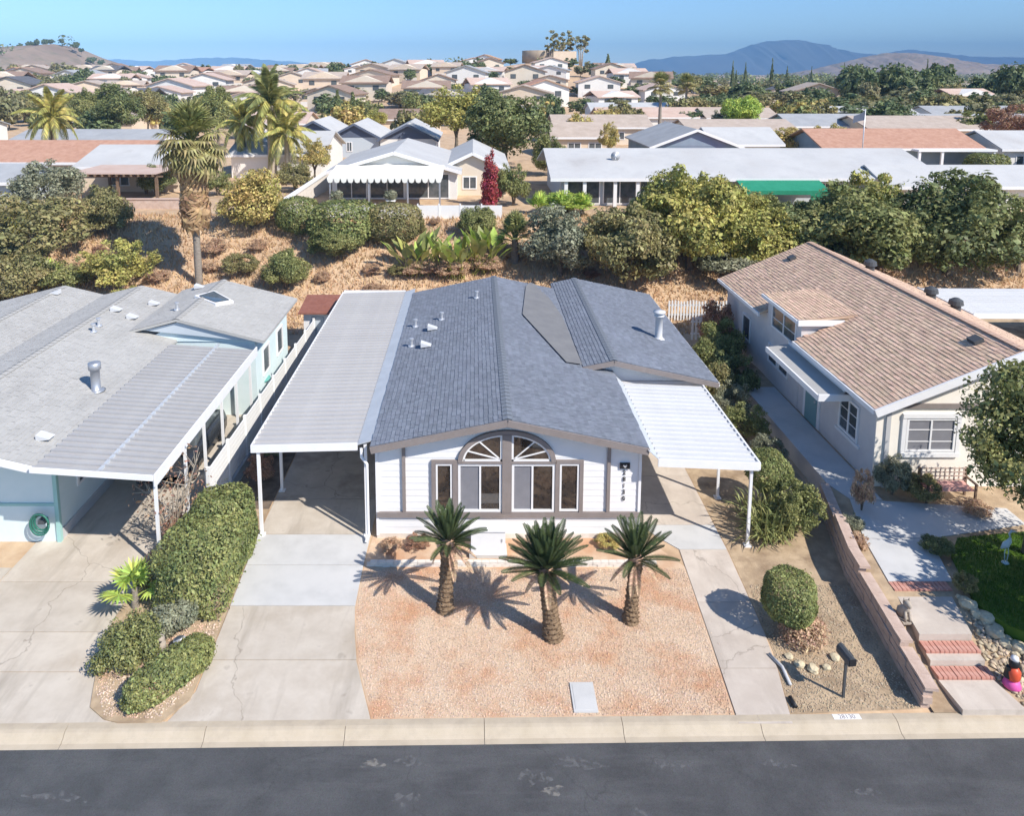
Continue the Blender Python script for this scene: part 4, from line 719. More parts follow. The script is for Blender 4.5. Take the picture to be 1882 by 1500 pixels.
# three cycads in the front gravel
CF = [frond_mesh(1.1, 26, .16, dr, R(28), 'lf_cycad', .020, rise=.05) for dr in (.0, .05, .11)]
def cycad(label, loc, h, tr, n, seed, lean):
    g = random.Random(seed); t = thing('cycad', label, 'cycad', loc)
    m = MB(); pts = []; rad = []
    nr = int(h / .06)
    for i in range(nr + 1):
        s = i / nr; pts.append((lean[0] * s, lean[1] * s, -.05 + (h + .05) * s)); rad.append(tr * (1.25 - .35 * min(1, s * 3) + (.14 * (s > .82))) * (1.08 if i % 2 else .93))
    m.tube(pts, rad, 16); m.build('trunk', 'bark_cycad', t, False, False)
    cr = MB(); cr.lathe([(tr * .95, 0), (tr * 1.05, .12), (tr * .5, .28), (0, .33)], (lean[0], lean[1], h - .02), 12).build('crown_base', 'lf_brown', t, True, False)
    sb_ = MB()
    for i in range(170):
        s = i / 170; a = i * 2.39996; rr = tr * (1.25 - .35 * min(1, s * 3) + .14 * (s > .82)); c_ = Vector((lean[0] * s, lean[1] * s, h * s)); d_ = Vector((math.cos(a), math.sin(a), 0)); e_ = Vector((-math.sin(a), math.cos(a), 0)) * .03
        p_ = c_ + d_ * rr * .9; q_ = c_ + d_ * (rr + g.uniform(.015, .05)) + Vector((0, 0, g.uniform(.02, .06))); sb_.add([p_ - e_ - Vector((0, 0, .03)), p_ + e_ - Vector((0, 0, .03)), p_ + e_ + Vector((0, 0, .03)), p_ - e_ + Vector((0, 0, .03)), q_], [(0, 1, 4), (1, 2, 4), (2, 3, 4), (3, 0, 4)])
    sb_.build('leaf_stubs', 'bark_cycad', t, False, False, 'stuff')
    for i in range(4 + seed):
        a = g.uniform(0, 6.28); q = Matrix.Rotation(a, 3, 'Z') @ Matrix.Rotation(R(g.uniform(25, 60)), 3, 'Y'); o = link('dead_frond', CF[2], t, (lean[0] + .1 * math.cos(a), lean[1] + .1 * math.sin(a), h + .0), q.to_euler(), g.uniform(.5, .8)); setmat(o, 'lf_brown')
    for i in range(n):
        s = (i + .5) / n; e = R(82 - 74 * s ** 1.15 + g.uniform(-5, 5)); a = i * 2.39996 + g.uniform(-.15, .15); k = (1.06, 1.0, .9)[seed - 2] * g.uniform(.84, 1.04) * (.85 + .15 * min(1, s * 2.5))
        q = Matrix.Rotation(a, 3, 'Z') @ Matrix.Rotation(-e, 3, 'Y') @ Matrix.Rotation(g.uniform(-.2, .2), 3, 'X')
        o = link('frond', CF[min(2, int(s * 3))], t, (lean[0] + .07 * math.cos(a), lean[1] + .07 * math.sin(a), h + .12 - .12 * s), q.to_euler(), k)
cycad('cycad palm with straight thick trunk nearest the driveway', (-.78, 17.55, 0), 1.9, .19, 44, 1, (.1, 0))
cycad('broad leafy cycad palm with leaning trunk, middle of the three', (1.97, 16.6, 0), 1.78, .21, 62, 2, (-.2, .05))
cycad('cycad palm nearest the footpath with pale grey trunk', (4.02, 17.15, 0), 1.66, .17, 33, 3, (.1, .06))
QF = [frond_mesh(3.4, 22, .75, d, R(-50), 'lf_yel', .10, rise=.62) for d in (.55, .9, 1.25)]; QG = [frond_mesh(3.4, 22, .75, d, R(-45), 'lf_mid', .10, rise=.62) for d in (.55, .9)]
FF = [fan_mesh(1.9, 20, 'lf_mid', .5, .12), fan_mesh(1.9, 20, 'lf_olive', .5, .35)]; SKF = fan_mesh(1.7, 12, 'lf_skirt', .3, .5)
def palm(name, label, loc, h, tr, n, L, fronds, seed, e0=75, e1=-55, skirt=0, bark='bark_palm', group=None, lean=(0, 0)):
    g = random.Random(seed); t = thing(name, label, 'palm', loc, 0, group)
    m = MB(); nr = 14; m.tube([(lean[0] * (i / nr) ** 1.5, lean[1] * (i / nr), -.2 + (h + .2) * i / nr) for i in range(nr + 1)], [tr * (1.25 - .5 * (i / nr)) * (1.05 if i % 2 else .97) for i in range(nr + 1)], 10); m.build('trunk', bark, t, True, False)
    for i in range(n):
        s = (i + .5) / n; e = R(e0 + (e1 - e0) * s + g.uniform(-8, 8)); a = i * 2.39996 + g.uniform(-.3, .3); q = Matrix.Rotation(a, 3, 'Z') @ Matrix.Rotation(-e, 3, 'Y')
        link('frond', fronds[min(len(fronds) - 1, int(s * len(fronds)))], t, (lean[0], lean[1], h - .3 * s), q.to_euler(), L * g.uniform(.85, 1.1))
    for i in range(skirt):
        s = i / skirt; a = i * 2.39996; q = Matrix.Rotation(a, 3, 'Z') @ Matrix.Rotation(R(66 + g.uniform(-6, 10)), 3, 'Y')
        link('dead_frond', SKF, t, (lean[0] * .9 + .15 * math.cos(a), .15 * math.sin(a), h - .6 - s * 3.9), q.to_euler(), g.uniform(.65, 1.0))
    return t
palm('fan_palm', 'tall fan palm with shaggy brown skirt standing on the bank', (-16.9, 43.7, 1.0), 9.0, .19, 64, 1.3, FF, 3, 85, -72, 80)
palm('feather_palm', 'slim dark trunked feather palm by the terracotta roof', (-42.5, 74, 4), 5.6, .28, 26, 1.0, QF, 4, 70, -25, bark='bark')
palm('feather_palm', 'tallest feather palm of the trio, pale trunk and dense crown', (-19.4, 70, 4), 7.0, .36, 34, 1.12, QG + QF[1:], 5, 78, -30, bark='bark_pale')
palm('feather_palm', 'yellowing feather palm with thin leaning trunk, left of the trio', (-22.7, 72, 4), 5.2, .2, 24, .85, QF, 6, 70, -35, bark='bark')
palm('feather_palm', 'short feather palm half hidden behind the trio trunks', (-17.7, 69, 4), 4.4, .24, 22, .9, QF, 7, 70, -35, bark='bark_pale')
palm('fan_palm', 'distant slim fan palm before pale roofs, taller trunk', (31.5, 125, 4), 8.0, .26, 30, 1.4, FF, 8, 80, -50)
palm('fan_palm', 'distant slim fan palm with small ragged crown farther off', (43, 150, 4), 7.6, .26, 28, 1.5, FF, 9, 80, -50)
palm('fan_palm', 'small fan palm growing on the bank below the white fence', (2.6, 46.2, 1.95), 1.6, .25, 26, .95, [FF[0]], 10, 85, -10, 8)
BFAN = fan_mesh(1.3, 18, 'lf_bright', .45, .1)
for i, (x, y) in enumerate(((4.6, 51.8), (6.2, 51.9), (7.7, 51.8))): palm('fan_palm', ['squat bright fan palm at the end of the white fence', 'squat bright fan palm in the middle of three in a row', 'squat bright fan palm below the first porch column'][i], (x, y, gz(x, y)), .5, .15, 14, 1.0, [BFAN], 20 + i, 80, 10)
palm('fan_palm', 'low bright green fan palm among shrubs beside the mint driveway', (-8.95, 17.6, .05), .55, .09, 9, .75, [BFAN], 31, 70, 5)
palm('fan_palm', 'low yellow green palm behind the left mint gable', (-25.8, 43.0, gz(-25.8, 43)), .9, .15, 18, 1.1, [BFAN], 32, 80, 0)
# bird of paradise clumps: broad paddle leaves on stalks
pm = MB(); pm.tube([(0, 0, 0), (.08, 0, .6), (.2, 0, 1.15)], [.03, .025, .015], 4, False)
pm.add([(.2, 0, 1.15), (.3, -.19, 1.5), (.42, -.17, 1.85), (.62, 0, 2.15), (.42, .17, 1.85), (.3, .19, 1.5), (.36, 0, 1.72)], [(0, 1, 6), (1, 2, 6), (2, 3, 6), (3, 4, 6), (4, 5, 6), (5, 0, 6)])
PAD = [pm.me('leaf', 'lf_yel'), pm.me('leaf', 'lf_mid'), pm.me('leaf', 'lf_bright')]
for i, (x, y, lab) in enumerate(((-3.5, 44.7, 'giant bird of paradise clump nearest the clipped hedges'), (-1.4, 44.6, 'giant bird of paradise clump directly behind the grey roof ridge'), (.6, 45.2, 'giant bird of paradise clump beside the small fan palm'))):
    t = thing('bird_of_paradise', lab, 'plant', (x, y, gz(x, y))); g = random.Random(i)
    for k in range(44):
        a = g.uniform(0, 6.28); q = Matrix.Rotation(a, 3, 'Z') @ Matrix.Rotation(g.uniform(-.1, .55), 3, 'Y'); link('leaf', PAD[(0, 1, 1, 2)[k % 4]], t, (g.uniform(-.8, .8), g.uniform(-.6, .6), -.1), q.to_euler(), g.uniform(.9, 1.5))
    dd = link('dead_leaves', LIB['airy%d' % i], t, (0, -.2, .55), (0, 0, 0), (1.2, .9, .65)); setmat(dd, 'lf_brown')
# ================================================================ near shrubs
def shrub(name, label, cat, loc, lobes, n, size, mat, seed, shell=.8, p=2., core=None, rz=0, zmin=-.02, stem=True, bu=.075):
    t = thing(name, label, cat, loc, rz); link('foliage', npmesh('foliage', *cloud(lobes, n, size, seed, shell, .4, p, .5, zmin, bu), mat), t)
    if stem: link('stem', STEM, t, (0, 0, 0), (0, 0, 0), (.35, .35, max(.3, max(l[2] for l in lobes) * .9)))
    return t
shrub('hedge', 'large boxy clipped hedge between the two driveways', 'hedge', (-7.35, 18.75, .05), [(0, -.05, .86, .88, 1.68, .95), (.08, .8, .95, .8, .85, .98)], 36000, .04, 'lf_hedge', 1, .88, 6., rz=-.05)
shrub('hedge', 'low rounded clipped hedge by the kerb beside the driveway', 'hedge', (-7.05, 15.15, .05), [(0, 0, .28, .42, 1.05, .36), (.0, .5, .28, .4, .6, .36)], 16000, .03, 'lf_hedge', 2, .86, 3., rz=-.62)
shrub('shrub', 'loose green shrub left of the low clipped hedge', 'shrub', (-8.35, 15.75, .05), [(-.1, -.1, .42, .42, .4, .45), (.35, .35, .5, .4, .42, .42), (-.35, .35, .4, .33, .33, .36), (.25, -.3, .3, .28, .28, .28), (-.45, -.3, .25, .25, .25, .25), (.6, .05, .3, .25, .25, .3), (0, .6, .55, .3, .3, .3)], 9000, .034, 'lf_mid', 3, .2, bu=.22)
shrub('shrub', 'grey green shrub beside the two small statues', 'shrub', (-7.75, 16.6, .05), [(0, 0, .4, .45, .4, .4), (.35, .3, .4, .4, .4, .35)], 6000, .035, 'lf_grey', 4, .4)
shrub('shrub', 'dry brownish shrub against the left side of the boxy hedge', 'shrub', (-8.75, 19.7, .05), [(0, 0, .55, .4, .6, .6), (-.1, .5, .5, .4, .5, .5), (-.2, -.7, .35, .35, .35, .35)], 4500, .032, 'lf_rust', 5, .2, bu=.2)
shrub('shrub', 'small grey shrub under the low fan palm', 'shrub', (-8.8, 18.3, .05), [(0, 0, .3, .4, .5, .35)], 3500, .035, 'lf_olive', 6, .3)
bs = thing('bare_shrub', 'leafless pale branched shrub in front of the mint carport', 'shrub', (-9.0, 20.2, .05), 0, None, 1.35); g = random.Random(4); m = MB()
for i in range(16):
    a = g.uniform(0, 6.28); l = g.uniform(1.0, 2.3); p1 = Vector((.25 * math.cos(a), .25 * math.sin(a), l * .45)); p2 = Vector((.75 * math.cos(a) * l * .45, .75 * math.sin(a) * l * .45, l)); m.tube([(0, 0, -.05), p1, p2], [.03, .02, .006], 5)
    for k in range(4):
        q = p1.lerp(p2, g.uniform(.3, .95)); m.tube([q, q + Vector((g.uniform(-.35, .35), g.uniform(-.35, .35), g.uniform(.1, .4)))], [.01, .004], 4)
m.build('branches', 'bark_pale', bs, False, False); link('leaves', npmesh('leaves', *cloud([(0, 0, 1.3, .9, .9, .9)], 500, .035, 9, .2), 'lf_rust'), bs)
shrub('topiary', 'round clipped shrub with bare brown skirt beside the footpath', 'shrub', (7.95, 16.75, .0), [(-.05, .0, 1.0, .62, .62, .60)], 14000, .028, 'lf_hedge', 7, .9, 2.6)
tp = shrub('shrub', 'twiggy half dead shrub under the clipped ball', 'shrub', (8.15, 16.45, .0), [(0, 0, .3, .6, .55, .35), (.3, .2, .25, .4, .4, .3)], 3200, .032, 'lf_brown', 8, .2)
shrub('topiary', 'round clipped shrub behind the white patio cover post', 'shrub', (9.55, 22.3, .0), [(0, 0, 1.25, .68, .68, .62)], 12000, .032, 'lf_hedge', 9, .9, 2.5)
st = MB()
g = random.Random(8)
for i in range(420):
    a = g.uniform(0, 6.28); e = g.uniform(.15, 1.35); l = g.uniform(.6, 1.15); d = Vector((math.cos(a) * math.cos(e), math.sin(a) * math.cos(e), math.sin(e))); b0 = Vector((g.uniform(-.55, .55), g.uniform(-.7, .7), g.uniform(0, .35))); s = Vector((-math.sin(a), math.cos(a), 0)) * .022
    mid = b0 + d * l * .6 + Vector((0, 0, .05)); e_ = b0 + d * l - Vector((0, 0, .18 * l)); st.add([b0 - s * .6, b0 + s * .6, mid + s, e_, mid - s], [(0, 1, 2, 4), (4, 2, 3)])
for nm, lab, loc, sc, mt in (('strap_leaf_plant', 'big strap leaved plant around the white patio cover post', (9.0, 20.8, 0), (1.0, 1.05, 1.15), 'lf_mid'), ('strap_leaf_plant', 'grey strap leaved plant against the retaining wall top end', (10.1, 21.6, 0), (.7, .8, 1.0), 'lf_grey')):
    t = thing(nm, lab, 'plant', loc); o = link('leaves', st.me('leaves', 'lf_mid'), t, (0, 0, 0), (0, 0, 0), sc); setmat(o, mt); link('stem', STEM, t, (0, 0, 0), (0, 0, 0), (.3, .3, .4))
for i, (x, y, z, r, h, k, m, l) in enumerate([(10.9, 32.0, 0, 1.1, 2.5, 'round', 'lf_mid', 'full green shrub filling the side yard below the dormer'), (10.2, 29.6, 0, .9, 1.9, 'round', 'lf_olive', 'olive shrub at the corner of the grey eave'), (10.4, 26.6, 0, .95, 1.5, 'airy', 'lf_mid', 'leafy shrub in the shade beside the white patio cover'), (11.3, 30.4, 0, 1.1, 2.4, 'airy', 'lf_dark', 'dark shrub below the lower side windows'), (11.8, 33.4, 0, 1.1, 2.6, 'airy', 'lf_mid', 'tall dark shrub left of the dormer wall'), (12.2, 35.6, 0, 1.0, 3.0, 'airy', 'lf_rust', 'dry brown shrub reaching the tan eaves'), (10.6, 28.4, 0, .8, 1.7, 'airy', 'lf_grey', 'grey leaved shrub along the side path'), (10.5, 24.6, 0, .7, 1.2, 'airy', 'lf_grey', 'pale grey shrub behind the clipped ball topiary'),
    (9.9, 20.9, 0, .9, 1.7, 'airy', 'lf_mid', 'rounded leafy shrub behind the strap leaved plant'), (13.4, 21.9, .6, .55, 1.5, 'airy', 'lf_grey', 'climbing shrub at the cream house corner'), (14.1, 21.6, .6, .6, .9, 'airy', 'lf_olive', 'low shrub under the cream front window'), (11.95, 21.0, .6, .35, 1.5, 'airy', 'lf_brown', 'spindly brown plant on top of the retaining wall'), (13.0, 19.0, .62, .45, .5, 'airy', 'lf_dark', 'small dark plant at the lawn corner'), (12.75, 17.4, .6, .3, .6, 'airy', 'lf_olive', 'spiky small plant between path and lawn'), (11.0, 19.3, .55, .3, .45, 'airy', 'lf_brown', 'dry shrub behind the wall cap blocks'), (11.25, 20.2, .55, .35, .5, 'airy', 'lf_grey', 'grey rock plant behind the wall cap blocks'),
    (-2.45, 20.0, 0, .35, .35, 'airy', 'lf_brown', 'small dead plant below the left siding'), (-1.7, 20.1, 0, .4, .4, 'airy', 'lf_rust', 'small rusty plant behind the first cycad'), (-.6, 20.1, 0, .35, .45, 'airy', 'lf_mid', 'small green plant beside the white utility box'), (4.0, 20.2, 0, .4, .3, 'airy', 'lf_gold', 'low yellow plant behind the cycad by the footpath'),
    (-7.4, 23.6, 0, .55, 1.1, 'airy', 'lf_rust', 'first brown shrub in the shaded strip by the carport posts'), (-7.4, 25.4, 0, .55, 1.0, 'airy', 'lf_dark', 'dark shrub in the shaded strip by the carport posts'), (-7.4, 27.2, 0, .55, 1.2, 'airy', 'lf_rust', 'far brown shrub in the shaded strip by the carport posts'), (15.4, 20.9, .6, .5, .4, 'airy', 'lf_brown', 'low dry plant below the garden bench')]):
    plant('shrub', l, 'shrub', (x, y, z), r, h, k, m, tall=False)
nt_ = thing('tree', 'leafy broad tree in front of the cream house', 'tree', (15.5, 18.9, .6))
link('crown', npmesh('crown', *cloud([(0, 0, 3.4, 1.5, 1.5, 1.5), (-1.0, -.2, 3.0, 1.0, 1.0, 1.0), (.9, .4, 3.7, 1.3, 1.2, 1.2), (-.6, .6, 4.2, 1.0, 1.0, .9), (.2, -.8, 2.5, 1.0, .9, .9), (-.3, -.6, 2.1, .6, .6, .6), (1.5, 0, 2.8, 1.2, 1.2, 1.2), (-.2, -.4, 4.7, 1.1, 1.1, .9), (-1.3, .1, 3.9, .9, .9, .9), (-1.3, -.3, 3.2, .7, .7, .7), (-.8, .2, 5.0, .8, .8, .6), (-.9, -.2, 5.3, .7, .7, .5)], 30000, .058, 13, .15, .4, gap=.36), 'lf_mid'), nt_)
m = MB(); m.tube([(0, 0, -.1), (.05, 0, 1), (0, .05, 2), (-.1, 0, 3.2)], [.16, .13, .12, .07], 10)
for a in range(5): m.tube([(0, .03, 1.9), (.6 * math.cos(a * 1.3), .6 * math.sin(a * 1.3), 2.7), (1.1 * math.cos(a * 1.3), 1.1 * math.sin(a * 1.3), 3.6)], [.08, .05, .02], 6)
m.build('trunk', 'bark', nt_, True, False)
plant('tree', 'second leafy tree at the right edge of the lawn', 'tree', (16.0, 15.4, .5), 2.0, 5.6, 'airy', 'lf_dark', tall=True)
# ================================================================ small things in the front yards
mb_ = thing('mailbox', 'dark metal mailbox on a thin post near the kerb', 'mailbox', (8.35, 14.8, 0))
MB().box(-.025, -.025, 0, .025, .025, .98).build('post', 'dark_metal', mb_, world=False)
m = MB(); m.prismy([(-.09, 0), (.09, 0), (.09, .12), (.06, .18), (0, .205), (-.06, .18), (-.09, .12)], -.22, .24); bx_ = m.build('box', 'dark_metal', mb_, world=False); bx_.location = (0, 0, .98); bx_.rotation_euler = (0, 0, .12)
link('door', MB().box(-.08, -.235, .01, .08, -.222, .17).me('door', 'black'), bx_); link('flag', MB().box(.092, -.1, .1, .1, .06, .15).me('flag', 'dark_metal'), bx_)
ub = thing('utility_box', 'white utility cabinet on a concrete pad below the window', 'cabinet', (.4, 19.85, 0))
MB().box(-.55, -.25, 0, .55, .3, .12).build('pad', 'concrete_new', ub, world=False); c_ = MB().box(-.5, -.2, .12, .5, .28, .82).build('cabinet', 'white_paint', ub, world=False); link('lid', MB().box(-.53, -.23, .822, .53, .3, .87).me('lid', 'white_paint'), c_); link('latch', MB().box(.38, -.215, .5, .42, -.203, .6).me('latch', 'galv'), c_)
wm = thing('meter_cover', 'pale rectangular meter cover set in the gravel by the kerb', 'cover', (2.47, 14.78, .012)); MB().box(-.27, -.4, -.03, .27, .4, .03).build('frame', 'concrete_new', wm, world=False); MB().box(-.22, -.34, .0, .22, .34, .038).build('lid', 'concrete_new', wm, world=False)
m = MB(); m.tube([(7.15, 16.0, .05), (7.3, 15.6, .06), (7.28, 15.1, .05)], .04, 8); tag(m.build('drain_pipe', 'sill_grey', None, True), 'pale plastic drain pipe lying along the footpath edge', 'pipe')
m = MB(); m.tube([(7.12, 14.75, .05), (7.14, 14.5, .05)], .055, 8); tag(m.build('drain_pipe', 'black', None, True), 'short black drain pipe end by the kerb', 'pipe')
def rock(name, label, loc, s, seed, mat='rock_tan'):
    g = random.Random(seed); me = bpy.data.meshes.new(name); import bmesh; bm = bmesh.new(); bmesh.ops.create_icosphere(bm, subdivisions=2, radius=1)
    for v_ in bm.verts: v_.co *= g.uniform(.8, 1.15); v_.co.z *= .65
    bm.to_mesh(me); bm.free(); me.materials.append(MATS[mat]); return tag(link(name, me, None, (loc[0], loc[1], loc[2] + s * .4), (0, 0, seed), s), label, 'rock', 'pale rocks edging the twiggy shrub and the lawn')
RK = [(7.75, 15.7, 0, .12), (8.0, 15.55, 0, .14), (8.35, 15.6, 0, .1), (7.6, 15.95, 0, .1), (8.7, 15.9, 0, .12)]
for i, (x, y, z, s) in enumerate(RK): rock('rock', 'pale rock at the foot of the twiggy shrub', (x, y, z), s, i)
for i in range(14):
    t = i / 13; rock('rock', 'tan rock along the lawn edge', (12.5 + .55 * t + .1 * math.sin(i * 3), 17.2 - 1.6 * t, yz(17.2 - 1.6 * t)), .10 + .05 * (i % 3), 20 + i)
# garden ornaments
fg = thing('figurine', 'black, red and pink garden figurine beside the brick steps', 'figurine', (12.3, 15.0, yz(15.0)))
MB().lathe([(.16, 0), (.19, .05), (.15, .16), (.11, .2)], k=14).build('base', 'fig_pink', fg, True, False); MB().lathe([(.1, .18), (.15, .26), (.15, .42), (.09, .52)], k=14).build('body', 'fig_red', fg, True, False); MB().lathe([(.07, .5), (.11, .57), (.11, .65), (.06, .72), (0, .74)], k=14).build('head', 'black', fg, True, False)
MB().lathe([(.09, .69), (.07, .76), (0, .79)], k=12).build('cap', 'fig_white', fg, True, False)
m = MB(); m.hexa([(-.19, -.02, .25), (-.13, -.08, .25), (-.1, .1, .25), (-.17, .08, .25), (-.17, -.02, .5), (-.1, -.06, .52), (-.08, .08, .52), (-.14, .06, .5)]); m.hexa([(.13, -.08, .25), (.19, -.02, .25), (.17, .08, .25), (.1, .1, .25), (.1, -.06, .52), (.17, -.02, .5), (.14, .06, .5), (.08, .08, .52)]); m.build('wings', 'black', fg, world=False)
an = thing('statue', 'small seated stone animal statue behind the retaining wall', 'statue', (10.72, 16.55, .55))
MB().tube([(0, .14, 0), (0, .12, .14), (0, 0, .3), (0, -.05, .4)], [.12, .14, .1, .07], 10).tube([(-.06, -.12, 0), (-.05, -.07, .25)], .035, 6).tube([(.06, -.12, 0), (.05, -.07, .25)], .035, 6).tube([(0, .04, .42), (0, -.06, .46), (0, -.17, .42)], [.07, .085, .04], 10).tube([(-.05, 0, .5), (-.07, 0, .57)], [.03, .01], 5).tube([(.05, 0, .5), (.07, 0, .57)], [.03, .01], 5).build('body', 'fig_stone', an, True, False)
MB().box(-.14, -.18, -.02, .14, .26, .015).build('plinth', 'fig_stone', an, world=False)
hn = thing('bird_ornament', 'slender pale blue wading bird ornament on the lawn', 'ornament', (14.6, 18.5, .66))
MB().lathe([(.1, 0), (.09, .03), (.02, .05)], k=10).build('base', 'fig_blue', hn, True, False); MB().tube([(-.02, 0, .04), (-.05, 0, .3), (-.03, 0, .5)], .012, 5).tube([(.03, 0, .04), (.06, 0, .3), (.03, 0, .5)], .012, 5).build('legs', 'fig_blue', hn, True, False)
MB().tube([(-.14, .03, .42), (-.04, 0, .55), (.05, 0, .66), (.07, 0, .76)], [.02, .09, .06, .025], 10).build('body', 'fig_blue', hn, True, False); MB().tube([(.07, 0, .75), (.02, 0, .88), (.08, 0, .96), (.24, 0, .93)], [.025, .022, .035, .006], 7).build('neck', 'fig_blue', hn, True, False)
for i, (x, y, h) in enumerate(((-7.62, 16.05, .45), (-7.2, 16.15, .28))):
    t = thing('statue', ['small grey owl shaped statue between shrubs and low hedge', 'small pale stone urn at the end of the low hedge'][i], 'statue', (x, y, .05))
    if i == 0: MB().lathe([(.12, 0), (.13, .04), (.09, .06), (.13, .16), (.12, .28), (.09, .32), (.11, .38), (.06, .46), (0, .47)], k=12).build('body', 'fig_stone', t, True, False); MB().lathe([(.03, 0), (.03, .02)], (-.045, -.1, .36), 8).lathe([(.03, 0), (.03, .02)], (.045, -.1, .36), 8).build('eyes', 'black', t, True, False)
    else: MB().lathe([(.1, 0), (.05, .06), (.13, .2), (.15, .26), (.12, .26), (.08, .2)], k=14).build('bowl', 'fig_white', t, True, False); MB().box(-.12, -.12, -.03, .12, .12, .01).build('plinth', 'fig_stone', t, world=False)
# lattice bench
gb = thing('garden_bench', 'rosy wood bench with lattice back by the cream wall', 'bench', (14.95, 21.65, .62))
for x in (-.75, .75):
    MB().box(x - .03, .2, 0, x + .03, .26, .95).build('leg', 'wood_brown', gb, world=False); MB().box(x - .03, -.3, 0, x + .03, -.24, .62).build('leg', 'wood_brown', gb, world=False); MB().box(x - .035, -.32, .62, x + .035, .2, .66).build('armrest', 'wood_brown', gb, world=False)
for i in range(5): MB().box(-.72, -.28 + i * .1, .42, .72, -.2 + i * .1, .45).build('seat_slat', 'cushion_pink', gb, world=False)
for i in range(10): MB().box(-.7 + i * .15, .21, .5, -.665 + i * .15, .235, .95).build('back_slat', 'block_pink', gb, world=False)
for i in range(4): MB().box(-.72, .19, .52 + i * .13, .72, .209, .555 + i * .13).build('back_rail', 'block_pink', gb, world=False)
MB().box(-.3, -.27, .455, .6, .12, .55).build('cushion', 'cushion_pink', gb, world=False)
# white picket fence behind the houses
pf = thing('picket_fence', 'short white picket fence on the slope between the two houses', 'fence', (11.0, 40.2, .1))
for i in range(22): MB().box(i * .17, -.02, 0, i * .17 + .085, .02, 1.15 + .04 * math.sin(i)).build('picket', 'vinyl', pf, world=False)
for z_ in (.3, .85): MB().box(-.03, .021, z_, 3.7, .06, z_ + .08).build('rail', 'vinyl', pf, world=False)
pf = thing('picket_fence', 'white picket gate section beside the tan house wall', 'fence', (11.5, 37.4, 0))
for i in range(7): MB().box(i * .2, -.02, 0, i * .2 + .1, .02, 1.25).build('picket', 'vinyl', pf, world=False)
for z_ in (.3, .95): MB().box(-.03, .021, z_, 1.35, .06, z_ + .08).build('rail', 'vinyl', pf, world=False)
# teal umbrella and table behind the fence
um = thing('patio_umbrella', 'closed teal patio umbrella over a table by the white fence', 'umbrella', (-9.3, 30.6, 0)); MB().tube([(0, 0, 0), (0, 0, 2.6)], .025, 8).build('pole', 'teal', um, True, False); MB().lathe([(.03, 1.7), (.16, 1.95), (.12, 2.3), (.02, 2.58)], k=10).build('canopy', 'teal', um, True, False)
tb = thing('patio_table', 'round teal table under the closed umbrella', 'table', (-9.35, 30.1, 0)); MB().lathe([(.5, .95), (.55, .97), (.55, 1.0), (.5, 1.02)], k=20).build('table_top', 'teal', tb, True, False); MB().lathe([(.25, 0), (.05, .06), (.04, .94)], k=12).build('pedestal', 'dark_metal', tb, True, False)
# dark car below the mint carport
car = thing('parked_car', 'dark car parked under the mint house carport', 'car', (-10.6, 25.2, .02))
def carsec(y, w, zb, zt, wt): return [(-w, y, zb), (-w * 1.02, y, (zb + zt) * .5), (-wt, y, zt), (wt, y, zt), (w * 1.02, y, (zb + zt) * .5), (w, y, zb)]
def loft(secs):
    m = MB(); v = [p for s_ in secs for p in s_]; k = len(secs[0]); f = []
    for i in range(len(secs) - 1):
        for j in range(k): f.append((i * k + j, i * k + (j + 1) % k, (i + 1) * k + (j + 1) % k, (i + 1) * k + j))
    f += [tuple(range(k)), tuple(range((len(secs) - 1) * k, len(secs) * k))]; return m.add(v, f)
loft([carsec(-2.2, .7, .3, .6, .62), carsec(-2.05, .84, .22, .78, .74), carsec(-1, .88, .2, .9, .8), carsec(.2, .89, .2, .93, .82), carsec(1.6, .88, .2, .95, .8), carsec(2.1, .84, .25, .9, .74), carsec(2.2, .75, .35, .8, .68)]).build('body', 'car_dark', car, True, False)
loft([carsec(-.95, .76, .9, .93, .74), carsec(-.35, .74, .9, 1.32, .58), carsec(.9, .74, .92, 1.38, .58), carsec(1.75, .74, .93, .97, .7)]).build('cabin', 'glass_cool', car, True, False); MB().box(-.57, -.32, 1.325, .57, .92, 1.40).build('roof', 'car_dark', car, world=False)
tyre = MB().tube([(-.1, 0, 0), (.1, 0, 0)], .32, 18).me('wheel', 'tyre'); rim = MB().tube([(-.108, 0, 0), (.108, 0, 0)], .19, 12).me('rim', 'rim')
for x in (-.8, .8):
    for y in (-1.35, 1.4): w_ = link('wheel', tyre, car, (x, y, .32)); link('rim', rim, w_)
for x in (-.6, .6): MB().box(x - .14, -2.13, .58, x + .14, -2.03, .7).build('headlight', 'rim', car, world=False); MB().box(x - .12, 2.1, .68, x + .12, 2.2, .8).build('tail_light', 'fig_red', car, world=False)
